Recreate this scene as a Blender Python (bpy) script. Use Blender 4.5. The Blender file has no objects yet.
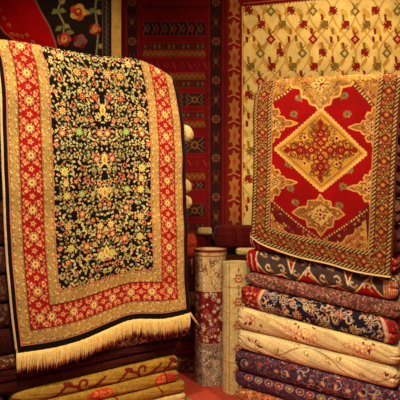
import bpy, math, random
import numpy as np
PI = math.pi
F = 480.0           # focal length in pixels of a 400x400 frame
CZ = 1.6            # eye height
col = bpy.context.scene.collection
rng = np.random.RandomState(7)

# ------------------------------------------------------------------ materials
def s2l(c):
    c = np.asarray(c, dtype=float) / 255.0
    return np.where(c <= .04045, c / 12.92, ((c + .055) / 1.055) ** 2.4)

TINT = np.array([1.0, 0.86, 0.70])

def nd(nt, t, **kw):
    n = nt.nodes.new(t)
    for k, v in kw.items():
        if k in n.inputs: n.inputs[k].default_value = v
        else: setattr(n, k, v)
    return n

def carpet_mat(name, knot=260.0, bump=.35, sheen=.25, wear=.16):
    m = bpy.data.materials.new(name); m.use_nodes = True
    nt = m.node_tree; L = nt.links
    b = nt.nodes['Principled BSDF']
    b.inputs['Roughness'].default_value = .88
    b.inputs['Sheen Weight'].default_value = sheen
    b.inputs['Sheen Roughness'].default_value = .5
    b.inputs['Specular IOR Level'].default_value = .08
    at = nd(nt, 'ShaderNodeAttribute'); at.attribute_name = 'dye'
    tc = nd(nt, 'ShaderNodeTexCoord')
    n1 = nd(nt, 'ShaderNodeTexNoise'); n1.inputs['Scale'].default_value = knot; n1.inputs['Detail'].default_value = 3
    n2 = nd(nt, 'ShaderNodeTexNoise'); n2.inputs['Scale'].default_value = 7; n2.inputs['Detail'].default_value = 4
    L.new(tc.outputs['Object'], n1.inputs['Vector']); L.new(tc.outputs['Object'], n2.inputs['Vector'])
    mr = nd(nt, 'ShaderNodeMapRange'); mr.inputs[1].default_value = .3; mr.inputs[2].default_value = .7
    mr.inputs[3].default_value = 1 - wear; mr.inputs[4].default_value = 1 + wear
    L.new(n2.outputs['Fac'], mr.inputs[0])
    mx = nd(nt, 'ShaderNodeVectorMath'); mx.operation = 'SCALE'
    L.new(at.outputs['Color'], mx.inputs[0]); L.new(mr.outputs[0], mx.inputs['Scale'])
    L.new(mx.outputs[0], b.inputs['Base Color'])
    bp = nd(nt, 'ShaderNodeBump'); bp.inputs['Strength'].default_value = bump; bp.inputs['Distance'].default_value = .003
    L.new(n1.outputs['Fac'], bp.inputs['Height']); L.new(bp.outputs[0], b.inputs['Normal'])
    return m

def plain_mat(name, c1, c2, scale=12, rough=.85, bump=.2, detail=5):
    m = bpy.data.materials.new(name); m.use_nodes = True
    nt = m.node_tree; L = nt.links; b = nt.nodes['Principled BSDF']
    b.inputs['Roughness'].default_value = rough
    b.inputs['Specular IOR Level'].default_value = .2
    tc = nd(nt, 'ShaderNodeTexCoord')
    n = nd(nt, 'ShaderNodeTexNoise'); n.inputs['Scale'].default_value = scale; n.inputs['Detail'].default_value = detail
    L.new(tc.outputs['Object'], n.inputs['Vector'])
    r = nd(nt, 'ShaderNodeValToRGB')
    r.color_ramp.elements[0].position = .3; r.color_ramp.elements[1].position = .7
    r.color_ramp.elements[0].color = (*(s2l(c1) / TINT).clip(0, .9), 1)
    r.color_ramp.elements[1].color = (*(s2l(c2) / TINT).clip(0, .9), 1)
    L.new(n.outputs['Fac'], r.inputs[0]); L.new(r.outputs[0], b.inputs['Base Color'])
    bp = nd(nt, 'ShaderNodeBump'); bp.inputs['Strength'].default_value = bump; bp.inputs['Distance'].default_value = .005
    L.new(n.outputs['Fac'], bp.inputs['Height']); L.new(bp.outputs[0], b.inputs['Normal'])
    return m

M_knot = carpet_mat('knotted_wool', 300, .3, .05)
M_kilim = carpet_mat('flat_woven_wool', 180, .5, .03)
M_fold = carpet_mat('folded_wool', 220, .5, .05)
M_fringe = plain_mat('cotton_fringe', (214, 170, 96), (236, 196, 120), 60, .8, .3)
M_dbind = plain_mat('dark_binding', (26, 14, 16), (40, 20, 18), 50, .8, .2)
M_bind = plain_mat('pale_binding', (190, 150, 100), (214, 178, 124), 50, .8, .2)

# ------------------------------------------------------------------ drawing a woven pattern
class Cv:
    """woven pattern: a grid of dyed knots, coordinates in metres, y downward"""
    def __init__(s, x0, y0, x1, y1, res, bg):
        s.x0, s.y0, s.x1, s.y1, s.res = x0, y0, x1, y1, res
        s.nx = int(round((x1 - x0) * res)) + 1; s.ny = int(round((y1 - y0) * res)) + 1
        s.X, s.Y = np.meshgrid(np.linspace(x0, x1, s.nx), np.linspace(y0, y1, s.ny))
        s.A = np.empty((s.ny, s.nx, 3)); s.A[:] = bg
        s.clip = None
    def sub(s, xa, xb, ya, yb):
        i0 = max(0, int((xa - s.x0) * s.res) - 1); i1 = min(s.nx, int((xb - s.x0) * s.res) + 3)
        j0 = max(0, int((ya - s.y0) * s.res) - 1); j1 = min(s.ny, int((yb - s.y0) * s.res) + 3)
        if i1 <= i0 or j1 <= j0: return None
        return slice(j0, j1), slice(i0, i1)
    def put(s, q, m, c):
        if s.clip is not None: m = m & s.clip[q]
        s.A[q][m] = c
    def rect(s, xa, ya, xb, yb, c):
        q = s.sub(xa, xb, ya, yb)
        if q is None: return
        X, Y = s.X[q], s.Y[q]; s.put(q, (X >= xa) & (X < xb) & (Y >= ya) & (Y < yb), c)
    def ell(s, cx, cy, rx, ry, c, rot=0):
        R = max(rx, ry); q = s.sub(cx - R, cx + R, cy - R, cy + R)
        if q is None: return
        X, Y = s.X[q] - cx, s.Y[q] - cy
        a, b = math.cos(rot), math.sin(rot)
        s.put(q, ((X * a + Y * b) / rx) ** 2 + ((-X * b + Y * a) / ry) ** 2 <= 1, c)
    def flw(s, cx, cy, r, petal, core=None, n=6, depth=.25, ctr=None, out=None, ph=0):
        if out is not None: s.flw(cx, cy, r * 1.25, out, None, n, depth, ph=ph)
        q = s.sub(cx - r * 1.3, cx + r * 1.3, cy - r * 1.3, cy + r * 1.3)
        if q is None: return
        X, Y = s.X[q] - cx, s.Y[q] - cy; rr = np.hypot(X, Y); th = np.arctan2(Y, X)
        s.put(q, rr <= r * (1 - depth + depth * np.cos(n * th + ph)), petal)
        if core is not None: s.put(q, rr <= r * .5, core)
        if ctr is not None: s.put(q, rr <= r * .24, ctr)
    def poly(s, pts, c):
        P = np.array(pts, float)
        q = s.sub(P[:, 0].min(), P[:, 0].max(), P[:, 1].min(), P[:, 1].max())
        if q is None: return
        X, Y = s.X[q], s.Y[q]; m = np.zeros(X.shape, bool)
        for k in range(len(P)):
            xa, ya = P[k - 1]; xb, yb = P[k]
            if ya == yb: continue
            m ^= ((ya > Y) != (yb > Y)) & (X < (xb - xa) * (Y - ya) / (yb - ya) + xa)
        s.put(q, m, c)
    def line(s, pts, w, c, dash=None):
        acc = 0
        for k in range(1, len(pts)):
            xa, ya = pts[k - 1]; xb, yb = pts[k]
            q = s.sub(min(xa, xb) - w, max(xa, xb) + w, min(ya, yb) - w, max(ya, yb) + w)
            L2 = (xb - xa) ** 2 + (yb - ya) ** 2 + 1e-12
            if q is not None:
                X, Y = s.X[q], s.Y[q]
                t = np.clip(((X - xa) * (xb - xa) + (Y - ya) * (yb - ya)) / L2, 0, 1)
                m = np.hypot(X - xa - t * (xb - xa), Y - ya - t * (yb - ya)) <= w / 2
                if dash: m &= ((t * math.sqrt(L2) + acc) % dash) < dash * .55
                s.put(q, m, c)
            acc += math.sqrt(L2)
    def outl(s, pts, fill, edge, w):
        s.poly(pts, fill); s.line(list(pts) + [pts[0]], w, edge)
    def curl(s, cx, cy, r, a0, turns, w, c, flip=1):
        pts = []
        for k in range(15):
            f = k / 14; a = a0 + flip * f * turns * 2 * PI; rr = r * (1 - .75 * f)
            pts.append((cx + rr * math.cos(a), cy + rr * math.sin(a)))
        s.line(pts, w, c)
    def speck(s, R, sp, cols, r0, r1, xa=None, xb=None, ya=None, yb=None, mirror=None, p=1.0):
        xa = s.x0 if xa is None else xa; xb = s.x1 if xb is None else xb
        ya = s.y0 if ya is None else ya; yb = s.y1 if yb is None else yb
        y = ya; k = 0
        while y < yb:
            x = xa + (sp / 2 if k % 2 else 0); k += 1
            while x < xb:
                u = R.rand(6)
                if u[5] < p:
                    px, py = x + (u[0] - .5) * sp * .7, y + (u[1] - .5) * sp * .7
                    c = cols[int(u[2] * len(cols)) % len(cols)]; r = r0 + (r1 - r0) * u[3]; a = u[4] * PI
                    s.ell(px, py, r, r * .55, c, a)
                    if mirror is not None: s.ell(2 * mirror - px, py, r, r * .55, c, -a)
                x += sp
            y += sp * .87
    def noise(s, R, amt, per=None):
        s.A *= 1 + amt * (R.rand(s.ny, s.nx, 1) - .5) * 2
    def sample(s, x, y):
        i = np.clip(((x - s.x0) * s.res), 0, s.nx - 1).astype(int)
        j = np.clip(((y - s.y0) * s.res), 0, s.ny - 1).astype(int)
        return s.A[j, i]

# ------------------------------------------------------------------ mesh building
def link(name, V, Fq, mat, parent=None, colors=None, smooth=True, ft=None):
    """V (n,3), Fq (m,4) quads, ft (k,3) triangles"""
    me = bpy.data.meshes.new(name)
    V = np.asarray(V, float).reshape(-1, 3)
    nq = 0 if Fq is None else len(Fq); n3 = 0 if ft is None else len(ft)
    me.vertices.add(len(V)); me.vertices.foreach_set('co', V.astype(np.float32).ravel())
    li = []
    if nq: li.append(np.asarray(Fq).ravel())
    if n3: li.append(np.asarray(ft).ravel())
    li = np.concatenate(li).astype(np.int32)
    me.loops.add(len(li)); me.loops.foreach_set('vertex_index', li)
    me.polygons.add(nq + n3)
    st = np.concatenate([np.arange(nq) * 4, nq * 4 + np.arange(n3) * 3]).astype(np.int32)
    me.polygons.foreach_set('loop_start', st)
    me.update(calc_edges=True)
    me.polygons.foreach_set('use_smooth', np.full(nq + n3, smooth))
    if colors is not None:
        c = (s2l(np.clip(colors, 0, 255)) / TINT).clip(0, .92)
        a = me.color_attributes.new('dye', 'FLOAT_COLOR', 'POINT')
        rgba = np.ones((len(V), 4), np.float32); rgba[:, :3] = c
        a.data.foreach_set('color', rgba.ravel())
    me.validate(); me.update()
    o = bpy.data.objects.new(name, me); col.objects.link(o)
    me.materials.append(mat)
    if parent: o.parent = parent
    return o

def recenter(o, p):
    """move the object's origin to p without moving the mesh"""
    p = np.array(p, float)
    n = len(o.data.vertices); a = np.empty(n * 3, np.float32)
    o.data.vertices.foreach_get('co', a); a = a.reshape(-1, 3) - p.astype(np.float32)
    o.data.vertices.foreach_set('co', a.ravel()); o.data.update(); o.location = p

def tag(o, label=None, cat=None, group=None, kind=None):
    if label: o['label'] = label
    if cat: o['category'] = cat
    if group: o['group'] = group
    if kind: o['kind'] = kind
    return o

def empty(name, loc):
    o = bpy.data.objects.new(name, None); col.objects.link(o); o.location = loc; o.empty_display_size = .1
    return o

def child(o, root):
    o.parent = root; o.matrix_parent_inverse.identity()
    o.location = o.location - root.location
    return o

def gridfaces(nv, nu, off=0, flip=False):
    idx = np.arange(nv * nu).reshape(nv, nu) + off
    f = np.stack([idx[:-1, :-1], idx[1:, :-1], idx[1:, 1:], idx[:-1, 1:]], -1).reshape(-1, 4)
    return f[:, ::-1] if flip else f

def sheet(name, P, N, th, colors, mat, back=(96, 60, 42), parent=None, step=6):
    """P (nv,nu,3) front surface, N its normals towards the viewer, th thickness"""
    nv, nu = P.shape[:2]
    jj = np.round(np.linspace(0, colors.shape[0] - 1, nv)).astype(int); ii = np.round(np.linspace(0, colors.shape[1] - 1, nu)).astype(int)
    colors = colors[np.ix_(jj, ii)]
    V = [P.reshape(-1, 3)]; C = [colors.reshape(-1, 3)]; Fs = [gridfaces(nv, nu)]
    off = nv * nu
    ji = sorted(set(list(range(0, nv, step)) + [nv - 1])); ii = sorted(set(list(range(0, nu, step)) + [nu - 1]))
    B = (P - N * th)[np.ix_(ji, ii)]
    V.append(B.reshape(-1, 3)); C.append(np.tile(np.array(back, float), (B.shape[0] * B.shape[1], 1)))
    Fs.append(gridfaces(len(ji), len(ii), off, True)); off += B.shape[0] * B.shape[1]
    for (a, n, c) in ((P[0], N[0], colors[0]), (P[-1], N[-1], colors[-1]), (P[:, 0], N[:, 0], colors[:, 0]), (P[:, -1], N[:, -1], colors[:, -1])):
        k = len(a); V.append(np.concatenate([a, a - n * th])); C.append(np.concatenate([c, c * .8]))
        i = np.arange(k - 1) + off
        Fs.append(np.stack([i, i + 1, i + 1 + k, i + k], -1)); off += 2 * k
    return link(name, np.concatenate(V), np.concatenate(Fs), mat, parent, np.concatenate(C))

def tubes(paths, radii, seg=6):
    """list of polylines -> one mesh of tapered tubes; returns V, F"""
    V = []; Fq = []; T3 = []; off = 0
    for pts, rad in zip(paths, radii):
        pts = np.asarray(pts, float); n = len(pts)
        rad = np.broadcast_to(np.asarray(rad, float), (n,))
        d = np.gradient(pts, axis=0); d /= np.linalg.norm(d, axis=1)[:, None] + 1e-9
        ref = np.array([0, 0, 1.0]) if abs(d[0, 2]) < .9 else np.array([0, 1.0, 0])
        a = np.cross(d, ref); a /= np.linalg.norm(a, axis=1)[:, None] + 1e-9; b = np.cross(d, a)
        th = np.arange(seg) / seg * 2 * PI
        ring = pts[:, None] + rad[:, None, None] * (a[:, None] * np.cos(th)[None, :, None] + b[:, None] * np.sin(th)[None, :, None])
        V.append(ring.reshape(-1, 3))
        for k in range(n - 1):
            for j in range(seg):
                j2 = (j + 1) % seg
                Fq.append((off + k * seg + j, off + k * seg + j2, off + (k + 1) * seg + j2, off + (k + 1) * seg + j))
        for j in range(1, seg - 1):
            T3.append((off, off + j + 1, off + j)); e = off + (n - 1) * seg; T3.append((e, e + j, e + j + 1))
        off += n * seg
    return np.concatenate(V), np.array(Fq), np.array(T3)

# ------------------------------------------------------------------ a vertical plane in the room
class Plane:
    """upright plane through two floor points; s runs along it, z is height"""
    def __init__(s, A, B):
        s.A = np.array(A, float); s.B = np.array(B, float); s.L = np.linalg.norm(s.B - s.A)
        s.d = (s.B - s.A) / s.L; s.back = np.array([-s.d[1], s.d[0]])      # away from the viewer
    def shift(s, k): return Plane(s.A + s.back * k, s.B + s.back * k)
    def at(s, px, py):
        r = np.array([(px - 200) / F, 1.0])
        M = np.array([r, -s.d]).T
        Y, q = np.linalg.solve(M, s.A)
        return q, CZ - (py - 200) / F * Y
    def to3(s, q, z, fwd=0):
        q = np.asarray(q, float); z = np.asarray(z, float); fwd = np.asarray(fwd, float)
        x = s.A[0] + s.d[0] * q - s.back[0] * fwd; y = s.A[1] + s.d[1] * q - s.back[1] * fwd
        return np.stack(np.broadcast_arrays(x, y, z), -1)
    def px(s, q, z):
        P = s.to3(q, z); return 200 + F * P[..., 0] / P[..., 1], 200 + F * (CZ - P[..., 2]) / P[..., 1]

def smoothpoly(pts, n, it=2):
    P = np.array(pts, float)
    for _ in range(it):                                  # corner cutting, ends kept
        Q = [P[0]]
        for a, b in zip(P[:-1], P[1:]): Q += [a * .75 + b * .25, a * .25 + b * .75]
        Q.append(P[-1]); P = np.array(Q)
    d = np.concatenate([[0], np.cumsum(np.linalg.norm(np.diff(P, axis=0), axis=1))]); t = np.linspace(0, d[-1], n)
    return np.stack([np.interp(t, d, P[:, 0]), np.interp(t, d, P[:, 1])], -1)

class Drape:
    """a rug hanging on a plane, bounded by four curves, rolled over the pile top"""
    def __init__(s, plane, L, R, T, B, W, H, res, r, back, fwd, wave):
        nu = int(W * res) + 1; nv = int(H * res) + 1
        cv = lambda pts, n: smoothpoly([plane.at(*p) for p in pts], n)
        l, rr, t, b = cv(L, nv), cv(R, nv), cv(T, nu), cv(B, nu)
        u = np.linspace(0, 1, nu)[None, :, None]; v = np.linspace(0, 1, nv)[:, None, None]
        S = (1 - u) * l[:, None] + u * rr[:, None] + (1 - v) * t[None] + v * b[None] - \
            ((1 - u) * (1 - v) * l[0] + u * (1 - v) * rr[0] + (1 - u) * v * l[-1] + u * v * rr[-1])
        s.S = S; s.W, s.H, s.nu, s.nv, s.plane = W, H, nu, nv, plane
        s.PX, s.PY = plane.px(S[..., 0], S[..., 1])
        fw = fwd + wave(u[..., 0], v[..., 0])
        front = plane.to3(S[..., 0], S[..., 1], fw)
        # over the top edge: quarter circle then back along the pile
        arc = r * PI / 2; m = int((arc + back) * res)
        dist = np.arange(m, 0, -1) / res
        top = front[0]; bk = np.array([plane.back[0], plane.back[1], 0.0]); up = np.array([0, 0, 1.0])
        rows = []
        for d in dist:
            a = min(d, arc) / r; ext = max(0, d - arc)
            rows.append(top + bk * (r - r * math.cos(a) + ext) + up * (r * math.sin(a)))
        s.P = np.concatenate([np.array(rows), front]); s.m = m
        gu = np.gradient(s.P, axis=1); gv = np.gradient(s.P, axis=0)
        N = np.cross(gv, gu); N /= np.linalg.norm(N, axis=2)[..., None] + 1e-9
        if (N[-1, nu // 2] @ np.array([plane.back[0], plane.back[1], 0])) > 0: N = -N
        s.N = N; s.top_dist = m / res
    def uv(s, px, py):
        k = np.argmin((s.PX - px) ** 2 + (s.PY - py) ** 2); j, i = divmod(k, s.nu)
        return i / (s.nu - 1) * s.W, j / (s.nv - 1) * s.H
    def pts(s, lst): return [s.uv(*p) for p in lst]

# =================================================================== SETTING
M_wall = plain_mat('brown_plaster', (92, 40, 22), (110, 52, 28), 8, .9, .3)
M_floor = plain_mat('red_floor_covering', (176, 58, 40), (198, 72, 50), 40, .9, .3)
M_ceil = plain_mat('warm_plaster', (150, 120, 90), (165, 132, 98), 6, .9, .1)
M_ochre = plain_mat('ochre_wood', (176, 118, 40), (206, 146, 60), 14, .6, .2)

def slab_box(name, p0, p1, mat, kind='structure'):
    x0, y0, z0 = p0; x1, y1, z1 = p1
    V = [(x, y, z) for x in (x0, x1) for y in (y0, y1) for z in (z0, z1)]
    Fq = [(0, 1, 3, 2), (4, 6, 7, 5), (0, 4, 5, 1), (2, 3, 7, 6), (0, 2, 6, 4), (1, 5, 7, 3)]
    o = link(name, V, Fq, mat, smooth=False); recenter(o, ((x0 + x1) / 2, (y0 + y1) / 2, z0)); tag(o, kind=kind); return o

HC = 4.1
slab_box('floor', (-3.2, -.6, -.1), (3.2, 5.6, 0), M_floor)
slab_box('ceiling', (-3.2, -.6, HC), (3.2, 5.6, HC + .1), M_ceil)
slab_box('wall_back', (-3.1, 5.3, 0), (.30, 5.4, HC), M_wall)
slab_box('wall_left', (-3.2, -.6, 0), (-3.1, 5.4, HC), M_wall)
slab_box('wall_right', (2.95, -.6, 0), (3.05, 4.72, HC), M_wall)
PR = Plane((.30, 5.30), (2.95, 4.68))
V = [(*(PR.A), 0), (*(PR.B), 0), (*(PR.B + PR.back * .1), 0), (*(PR.A + PR.back * .1), 0)]
V += [(a, b, HC) for a, b, _ in V]
o = link('wall_angled', V, [(0, 1, 5, 4), (1, 2, 6, 5), (2, 3, 7, 6), (3, 0, 4, 7), (4, 5, 6, 7), (3, 2, 1, 0)], M_wall, smooth=False)
tag(o, kind='structure')
# ochre upright post on the back wall between two hanging rugs
x0, x1 = (112 - 200) / F * 5.25, (121.5 - 200) / F * 5.25
slab_box('trim_1', (x0, 5.22, 0), (x1, 5.3, HC), M_ochre)

# =================================================================== WALL RUGS
def wall_rug(name, plane, s0, s1, z0, z1, res, painter, label, cat='rug', th=.012, wav=.004, gap=.006, seed=0, mat=M_kilim, px=None):
    c = Cv(0, 0, s1 - s0, z1 - z0, res, (120, 20, 18))
    painter(c)
    c.noise(np.random.RandomState(seed), .08)
    q = np.linspace(s0, s1, c.nx)[None]; z = np.linspace(z1, z0, c.ny)[:, None]
    fw = th + gap + wav * (1 + np.sin(q * 7 + seed) * np.cos(z * 1.3 + seed)) 
    P = plane.to3(q + 0 * z, z + 0 * q, fw)
    N = np.zeros_like(P); N[..., 0] = -plane.back[0]; N[..., 1] = -plane.back[1]
    root = empty(name, plane.to3((s0 + s1) / 2, z0, th))
    tag(root, label, cat)
    f = sheet('pile' if mat is M_knot else 'woven_field', P, N, th, c.A, mat)
    f.parent = root; f.location = -root.location
    # hanging batten along the top edge
    a = plane.to3(s0 - .01, z1 - .005, th * .5 + gap); b = plane.to3(s1 + .01, z1 - .005, th * .5 + gap)
    V, Fq, T = tubes([[a, (a + b) / 2, b]], [.012], 8)
    r = link('hanging_rod', V, Fq, M_ochre, None, ft=T); r.parent = root; r.location = -root.location
    return root

PB = Plane((-3.1, 5.3), (.3, 5.3))
pxm = 5.27 / F           # metres per photo pixel on the back wall
def pb(px): return (px - 200) * pxm + 3.1      # s on the back wall
def zb(py): return CZ - (py - 200) * pxm

# --- dark red banded kilim
KX0, KY0 = 121.5, -18
def kilim(c):
    k = pxm; X = lambda p: (p - KX0) * k; Y = lambda p: (p - KY0) * k
    red, dk, blk = (98, 6, 9), (70, 5, 8), (44, 12, 11)
    rust, gold, gry = (108, 22, 16), (116, 64, 22), (86, 52, 38)
    c.A[:] = red; R = np.random.RandomState(3)
    H = c.y1
    c.rect(0, 0, X(126), H, (90, 7, 9)); c.rect(X(123), 0, X(124), H, (90, 30, 14))
    for xa, xb, cx in ((127, 137, 132), (210, 222, 216)):
        c.rect(X(xa) - .006, 0, X(xb) + .006, H, rust); c.rect(X(xa), 0, X(xb), H, blk)
        y = 2; n = 0
        while y < 330:
            if n % 2 == 0:
                c.flw(X(cx), Y(y), 4.6 * k, (96, 56, 44), blk, 8, .12)
                c.line([(X(cx - 3), Y(y)), (X(cx + 3), Y(y))], .008, (120, 40, 26)); c.line([(X(cx), Y(y - 3)), (X(cx), Y(y + 3))], .008, (120, 40, 26))
            else:
                for s in (-1, 1):
                    c.line([(X(cx + s * 1.5), Y(y - 7)), (X(cx + s * 3), Y(y - 3)), (X(cx + s * 1), Y(y + 1)), (X(cx + s * 3), Y(y + 6))], .010, (96, 26, 22))
                c.poly([(X(cx), Y(y - 4)), (X(cx + 2), Y(y)), (X(cx), Y(y + 4)), (X(cx - 2), Y(y))], gry)
            y += 19.5; n += 1
    for xx in (139, 141.5, 206.5, 224): c.rect(X(xx), 0, X(xx) + .007, H, dk)
    for yy in range(-10, 320, 9): c.rect(X(208) - .004, Y(yy), X(208) + .008, Y(yy) + .03, rust); c.rect(X(225.5), Y(yy), X(225.5) + .012, Y(yy) + .03, (96, 10, 10))
    xa, xb = 143, 205
    def band(y0, y1, kind):
        if kind == 'hook':
            c.rect(X(xa), Y(y0), X(xb), Y(y1), blk); h = (y1 - y0) / 2; ym = (y0 + y1) / 2; n = 7; w = (xb - xa) / n
            for i in range(n):
                cx = xa + w * (i + .5)
                c.poly([(X(cx - w * .3), Y(ym)), (X(cx), Y(ym - h * .75)), (X(cx + w * .3), Y(ym)), (X(cx), Y(ym + h * .75))], (122, 30, 24) if i % 2 else gry)
                c.poly([(X(cx - w * .13), Y(ym)), (X(cx), Y(ym - h * .4)), (X(cx + w * .13), Y(ym)), (X(cx), Y(ym + h * .4))], blk)
                c.line([(X(cx - w * .5), Y(y0 + 1)), (X(cx - w * .25), Y(ym)), (X(cx - w * .5), Y(y1 - 1))], .009, (104, 60, 40))
        elif kind == 'gold':
            c.rect(X(xa), Y(y0), X(xb), Y(y1), (96, 42, 16)); n = 12; w = (xb - xa) / n
            for i in range(n):
                c.line([(X(xa + w * i), Y(y1 - 1)), (X(xa + w * (i + .5)), Y(y0 + 1)), (X(xa + w * (i + 1)), Y(y1 - 1))], .016, gold)
        elif kind == 'small':
            c.rect(X(xa), Y(y0), X(xb), Y(y1), (66, 20, 12)); n = 13; w = (xb - xa) / n
            for i in range(n):
                c.rect(X(xa + w * (i + .25)), Y(y0 + 1.5), X(xa + w * (i + .7)), Y(y1 - 1.5), [(96, 54, 28), (90, 12, 12), (76, 62, 42)][i % 3])
        elif kind == 'diam':
            ym = (y0 + y1) / 2; n = 4; w = (xb - xa) / n; h = (y1 - y0) / 2 * .7
            for i in range(n):
                cx = xa + w * (i + .5)
                c.poly([(X(cx - w * .3), Y(ym)), (X(cx), Y(ym - h)), (X(cx + w * .3), Y(ym)), (X(cx), Y(ym + h))], (92, 6, 10))
                c.flw(X(cx), Y(ym), h * k * .6, (120, 40, 30), (92, 6, 10), 4, .4)
                c.line([(X(cx + w * .4), Y(ym - h * .6)), (X(cx + w * .6), Y(ym + h * .6))], .008, (150, 40, 26))
        elif kind == 'lat':
            c.rect(X(xa), Y(y0), X(xb), Y(y1), (52, 16, 12)); n = 3; w = (xb - xa) / n; h = (y1 - y0)
            for i in range(n):
                cx = xa + w * (i + .5); ym = (y0 + y1) / 2
                c.line([(X(cx - w * .4), Y(y0 + 1)), (X(cx + w * .4), Y(y1 - 1))], .010, (92, 64, 44)); c.line([(X(cx - w * .4), Y(y1 - 1)), (X(cx + w * .4), Y(y0 + 1))], .010, (92, 64, 44))
                c.flw(X(cx), Y(ym), h * .28 * k, (120, 80, 44), (60, 14, 14), 8, .2)
                for s in (-1, 1):
                    c.line([(X(cx + s * w * .42), Y(ym - 3)), (X(cx + s * w * .3), Y(ym)), (X(cx + s * w * .42), Y(ym + 3))], .010, (92, 64, 44))
        c.rect(X(xa), Y(y0) - .008, X(xb), Y(y0), (120, 20, 16)); c.rect(X(xa), Y(y1), X(xb), Y(y1) + .008, (120, 20, 16))
    off = 0
    for base in (-18, 93, 204):
        if base == -18: band(-10, -2, 'small'); c.rect(X(xa), Y(6), X(xb), Y(8), dk); band(12, 17, 'small') if False else None
        b = base
        if base == -18:
            band(22, 35, 'hook'); band(43, 50, 'small'); band(50.5, 56, 'gold'); band(58, 72, 'diam'); band(73, 79, 'gold'); band(80, 87, 'small')
        else:
            band(b, b + 13, 'lat'); band(b + 19, b + 25, 'small'); band(b + 28, b + 34, 'gold'); band(b + 44, b + 60, 'lat'); band(b + 64, b + 76, 'diam'); band(b + 80, b + 86, 'gold'); band(b + 88, b + 96, 'hook')
wall_rug('wall_kilim', PB, pb(KX0), pb(226), zb(310), zb(KY0), 250, kilim,
         'dark red banded kilim with black motif strips hanging flat on the back wall', seed=1)

# --- black and red rug with flowers, top left
FX0, FY0 = -40, -25
def flowerrug(c):
    k = pxm; X = lambda p: (p - FX0) * k; Y = lambda p: (p - FY0) * k
    P = lambda L: [(X(a), Y(b)) for a, b in L]
    blk, red = (30, 17, 9), (158, 0, 2)
    c.A[:] = blk
    c.poly(P([(-40, -25), (28, -25), (35, 0), (42, 14), (49, 26), (55, 42), (58, 60), (40, 90), (-40, 90)]), red)
    c.line(P([(28, -25), (35, 0), (42, 14), (49, 26), (55, 42), (58, 60), (40, 90)]), .02, (126, 70, 50))
    # stepped corner of the red ground with hooks
    c.poly(P([(-40, -4), (-6, 18), (4, 32), (14, 40), (34, 46), (30, 90), (-40, 90)]), (70, 12, 8))
    c.line(P([(-40, -4), (-6, 18), (4, 32), (14, 40), (34, 46)]), .018, (160, 70, 44))
    for hx, hy in ((-2, 10), (3, 18), (8, 25), (11, 34), (16, 35), (21, 36), (26, 35), (32, 42)):
        c.curl(X(hx), Y(hy), 2.2 * k, .8, .7, .014, (160, 82, 46), -1)
    # stem with leaves and blossoms
    stem = (120, 104, 64)
    c.line(P([(57, -12), (60, 3), (57, 10), (64, 24), (63, 34), (60, 44)]), .02, stem)
    c.line(P([(97, -10), (95, 10), (98, 34), (96, 55)]), .02, stem)
    def leaf(x, y, a, c1=(150, 110, 44), c2=(96, 84, 40), L=8):
        ca, sa = math.cos(a), math.sin(a)
        pts = [(x, y), (x + ca * L * .5 - sa * 2.6, y + sa * L * .5 + ca * 2.6), (x + ca * L, y + sa * L), (x + ca * L * .5 + sa * 2.6, y + sa * L * .5 - ca * 2.6)]
        c.outl(P(pts), c1, c2, .010)
    for x, y, a in ((59, 4, -.7), (58, 9, 2.6), (58, 9, .3), (63, 24, .5), (62, 26, 2.6), (62, 34, 2.2), (66, 31, .2), (95, 8, 2.5), (95, 10, .5), (98, 0, -.9), (97, 44, .5), (62, 0, -2.2), (91, 14, 3.6)):
        leaf(x, y, a, [(150, 110, 44), (110, 100, 48), (160, 84, 50)][int(x + y) % 3])
    def bloom(x, y, r, c1, c2, c3):
        for a in range(5): c.ell(X(x + r * .55 * math.cos(a * 1.257)), Y(y + r * .6 * math.sin(a * 1.257)), r * .55 * k, r * .5 * k, c2 if a % 2 else c1)
        c.ell(X(x), Y(y), r * .5 * k, r * .55 * k, c3); c.ell(X(x), Y(y - 1), r * .22 * k, r * .2 * k, c1)
    bloom(78, 12, 8, (184, 126, 40), (160, 60, 24), (140, 30, 20)); bloom(64, 39, 6.5, (160, 44, 36), (140, 16, 16), (180, 116, 60))
    bloom(80, 41, 6.5, (130, 56, 50), (120, 16, 22), (96, 74, 56)); bloom(95, 29, 5.5, (160, 70, 36), (130, 14, 18), (180, 116, 50)); bloom(70, 70, 9, (200, 90, 60), (160, 30, 30), (210, 160, 90))
    c.rect(X(103), 0, X(111), c.y1, (44, 26, 20))
    for y in range(-25, 260, 5):
        c.poly(P([(104.5, y), (108, y + 1.5), (106.5, y + 3), (109.5, y + 4.6), (106, y + 4.8)]), (84, 70, 60)) 
    c.rect(X(102), 0, X(103), c.y1, (96, 64, 40)); c.rect(X(110), 0, X(111), c.y1, (30, 16, 14))
wall_rug('wall_rug', PB, pb(FX0), pb(111), zb(200), zb(FY0), 220, flowerrug,
         'red rug with a black band of leaves and flowers on the wall at upper left', seed=4)

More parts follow.
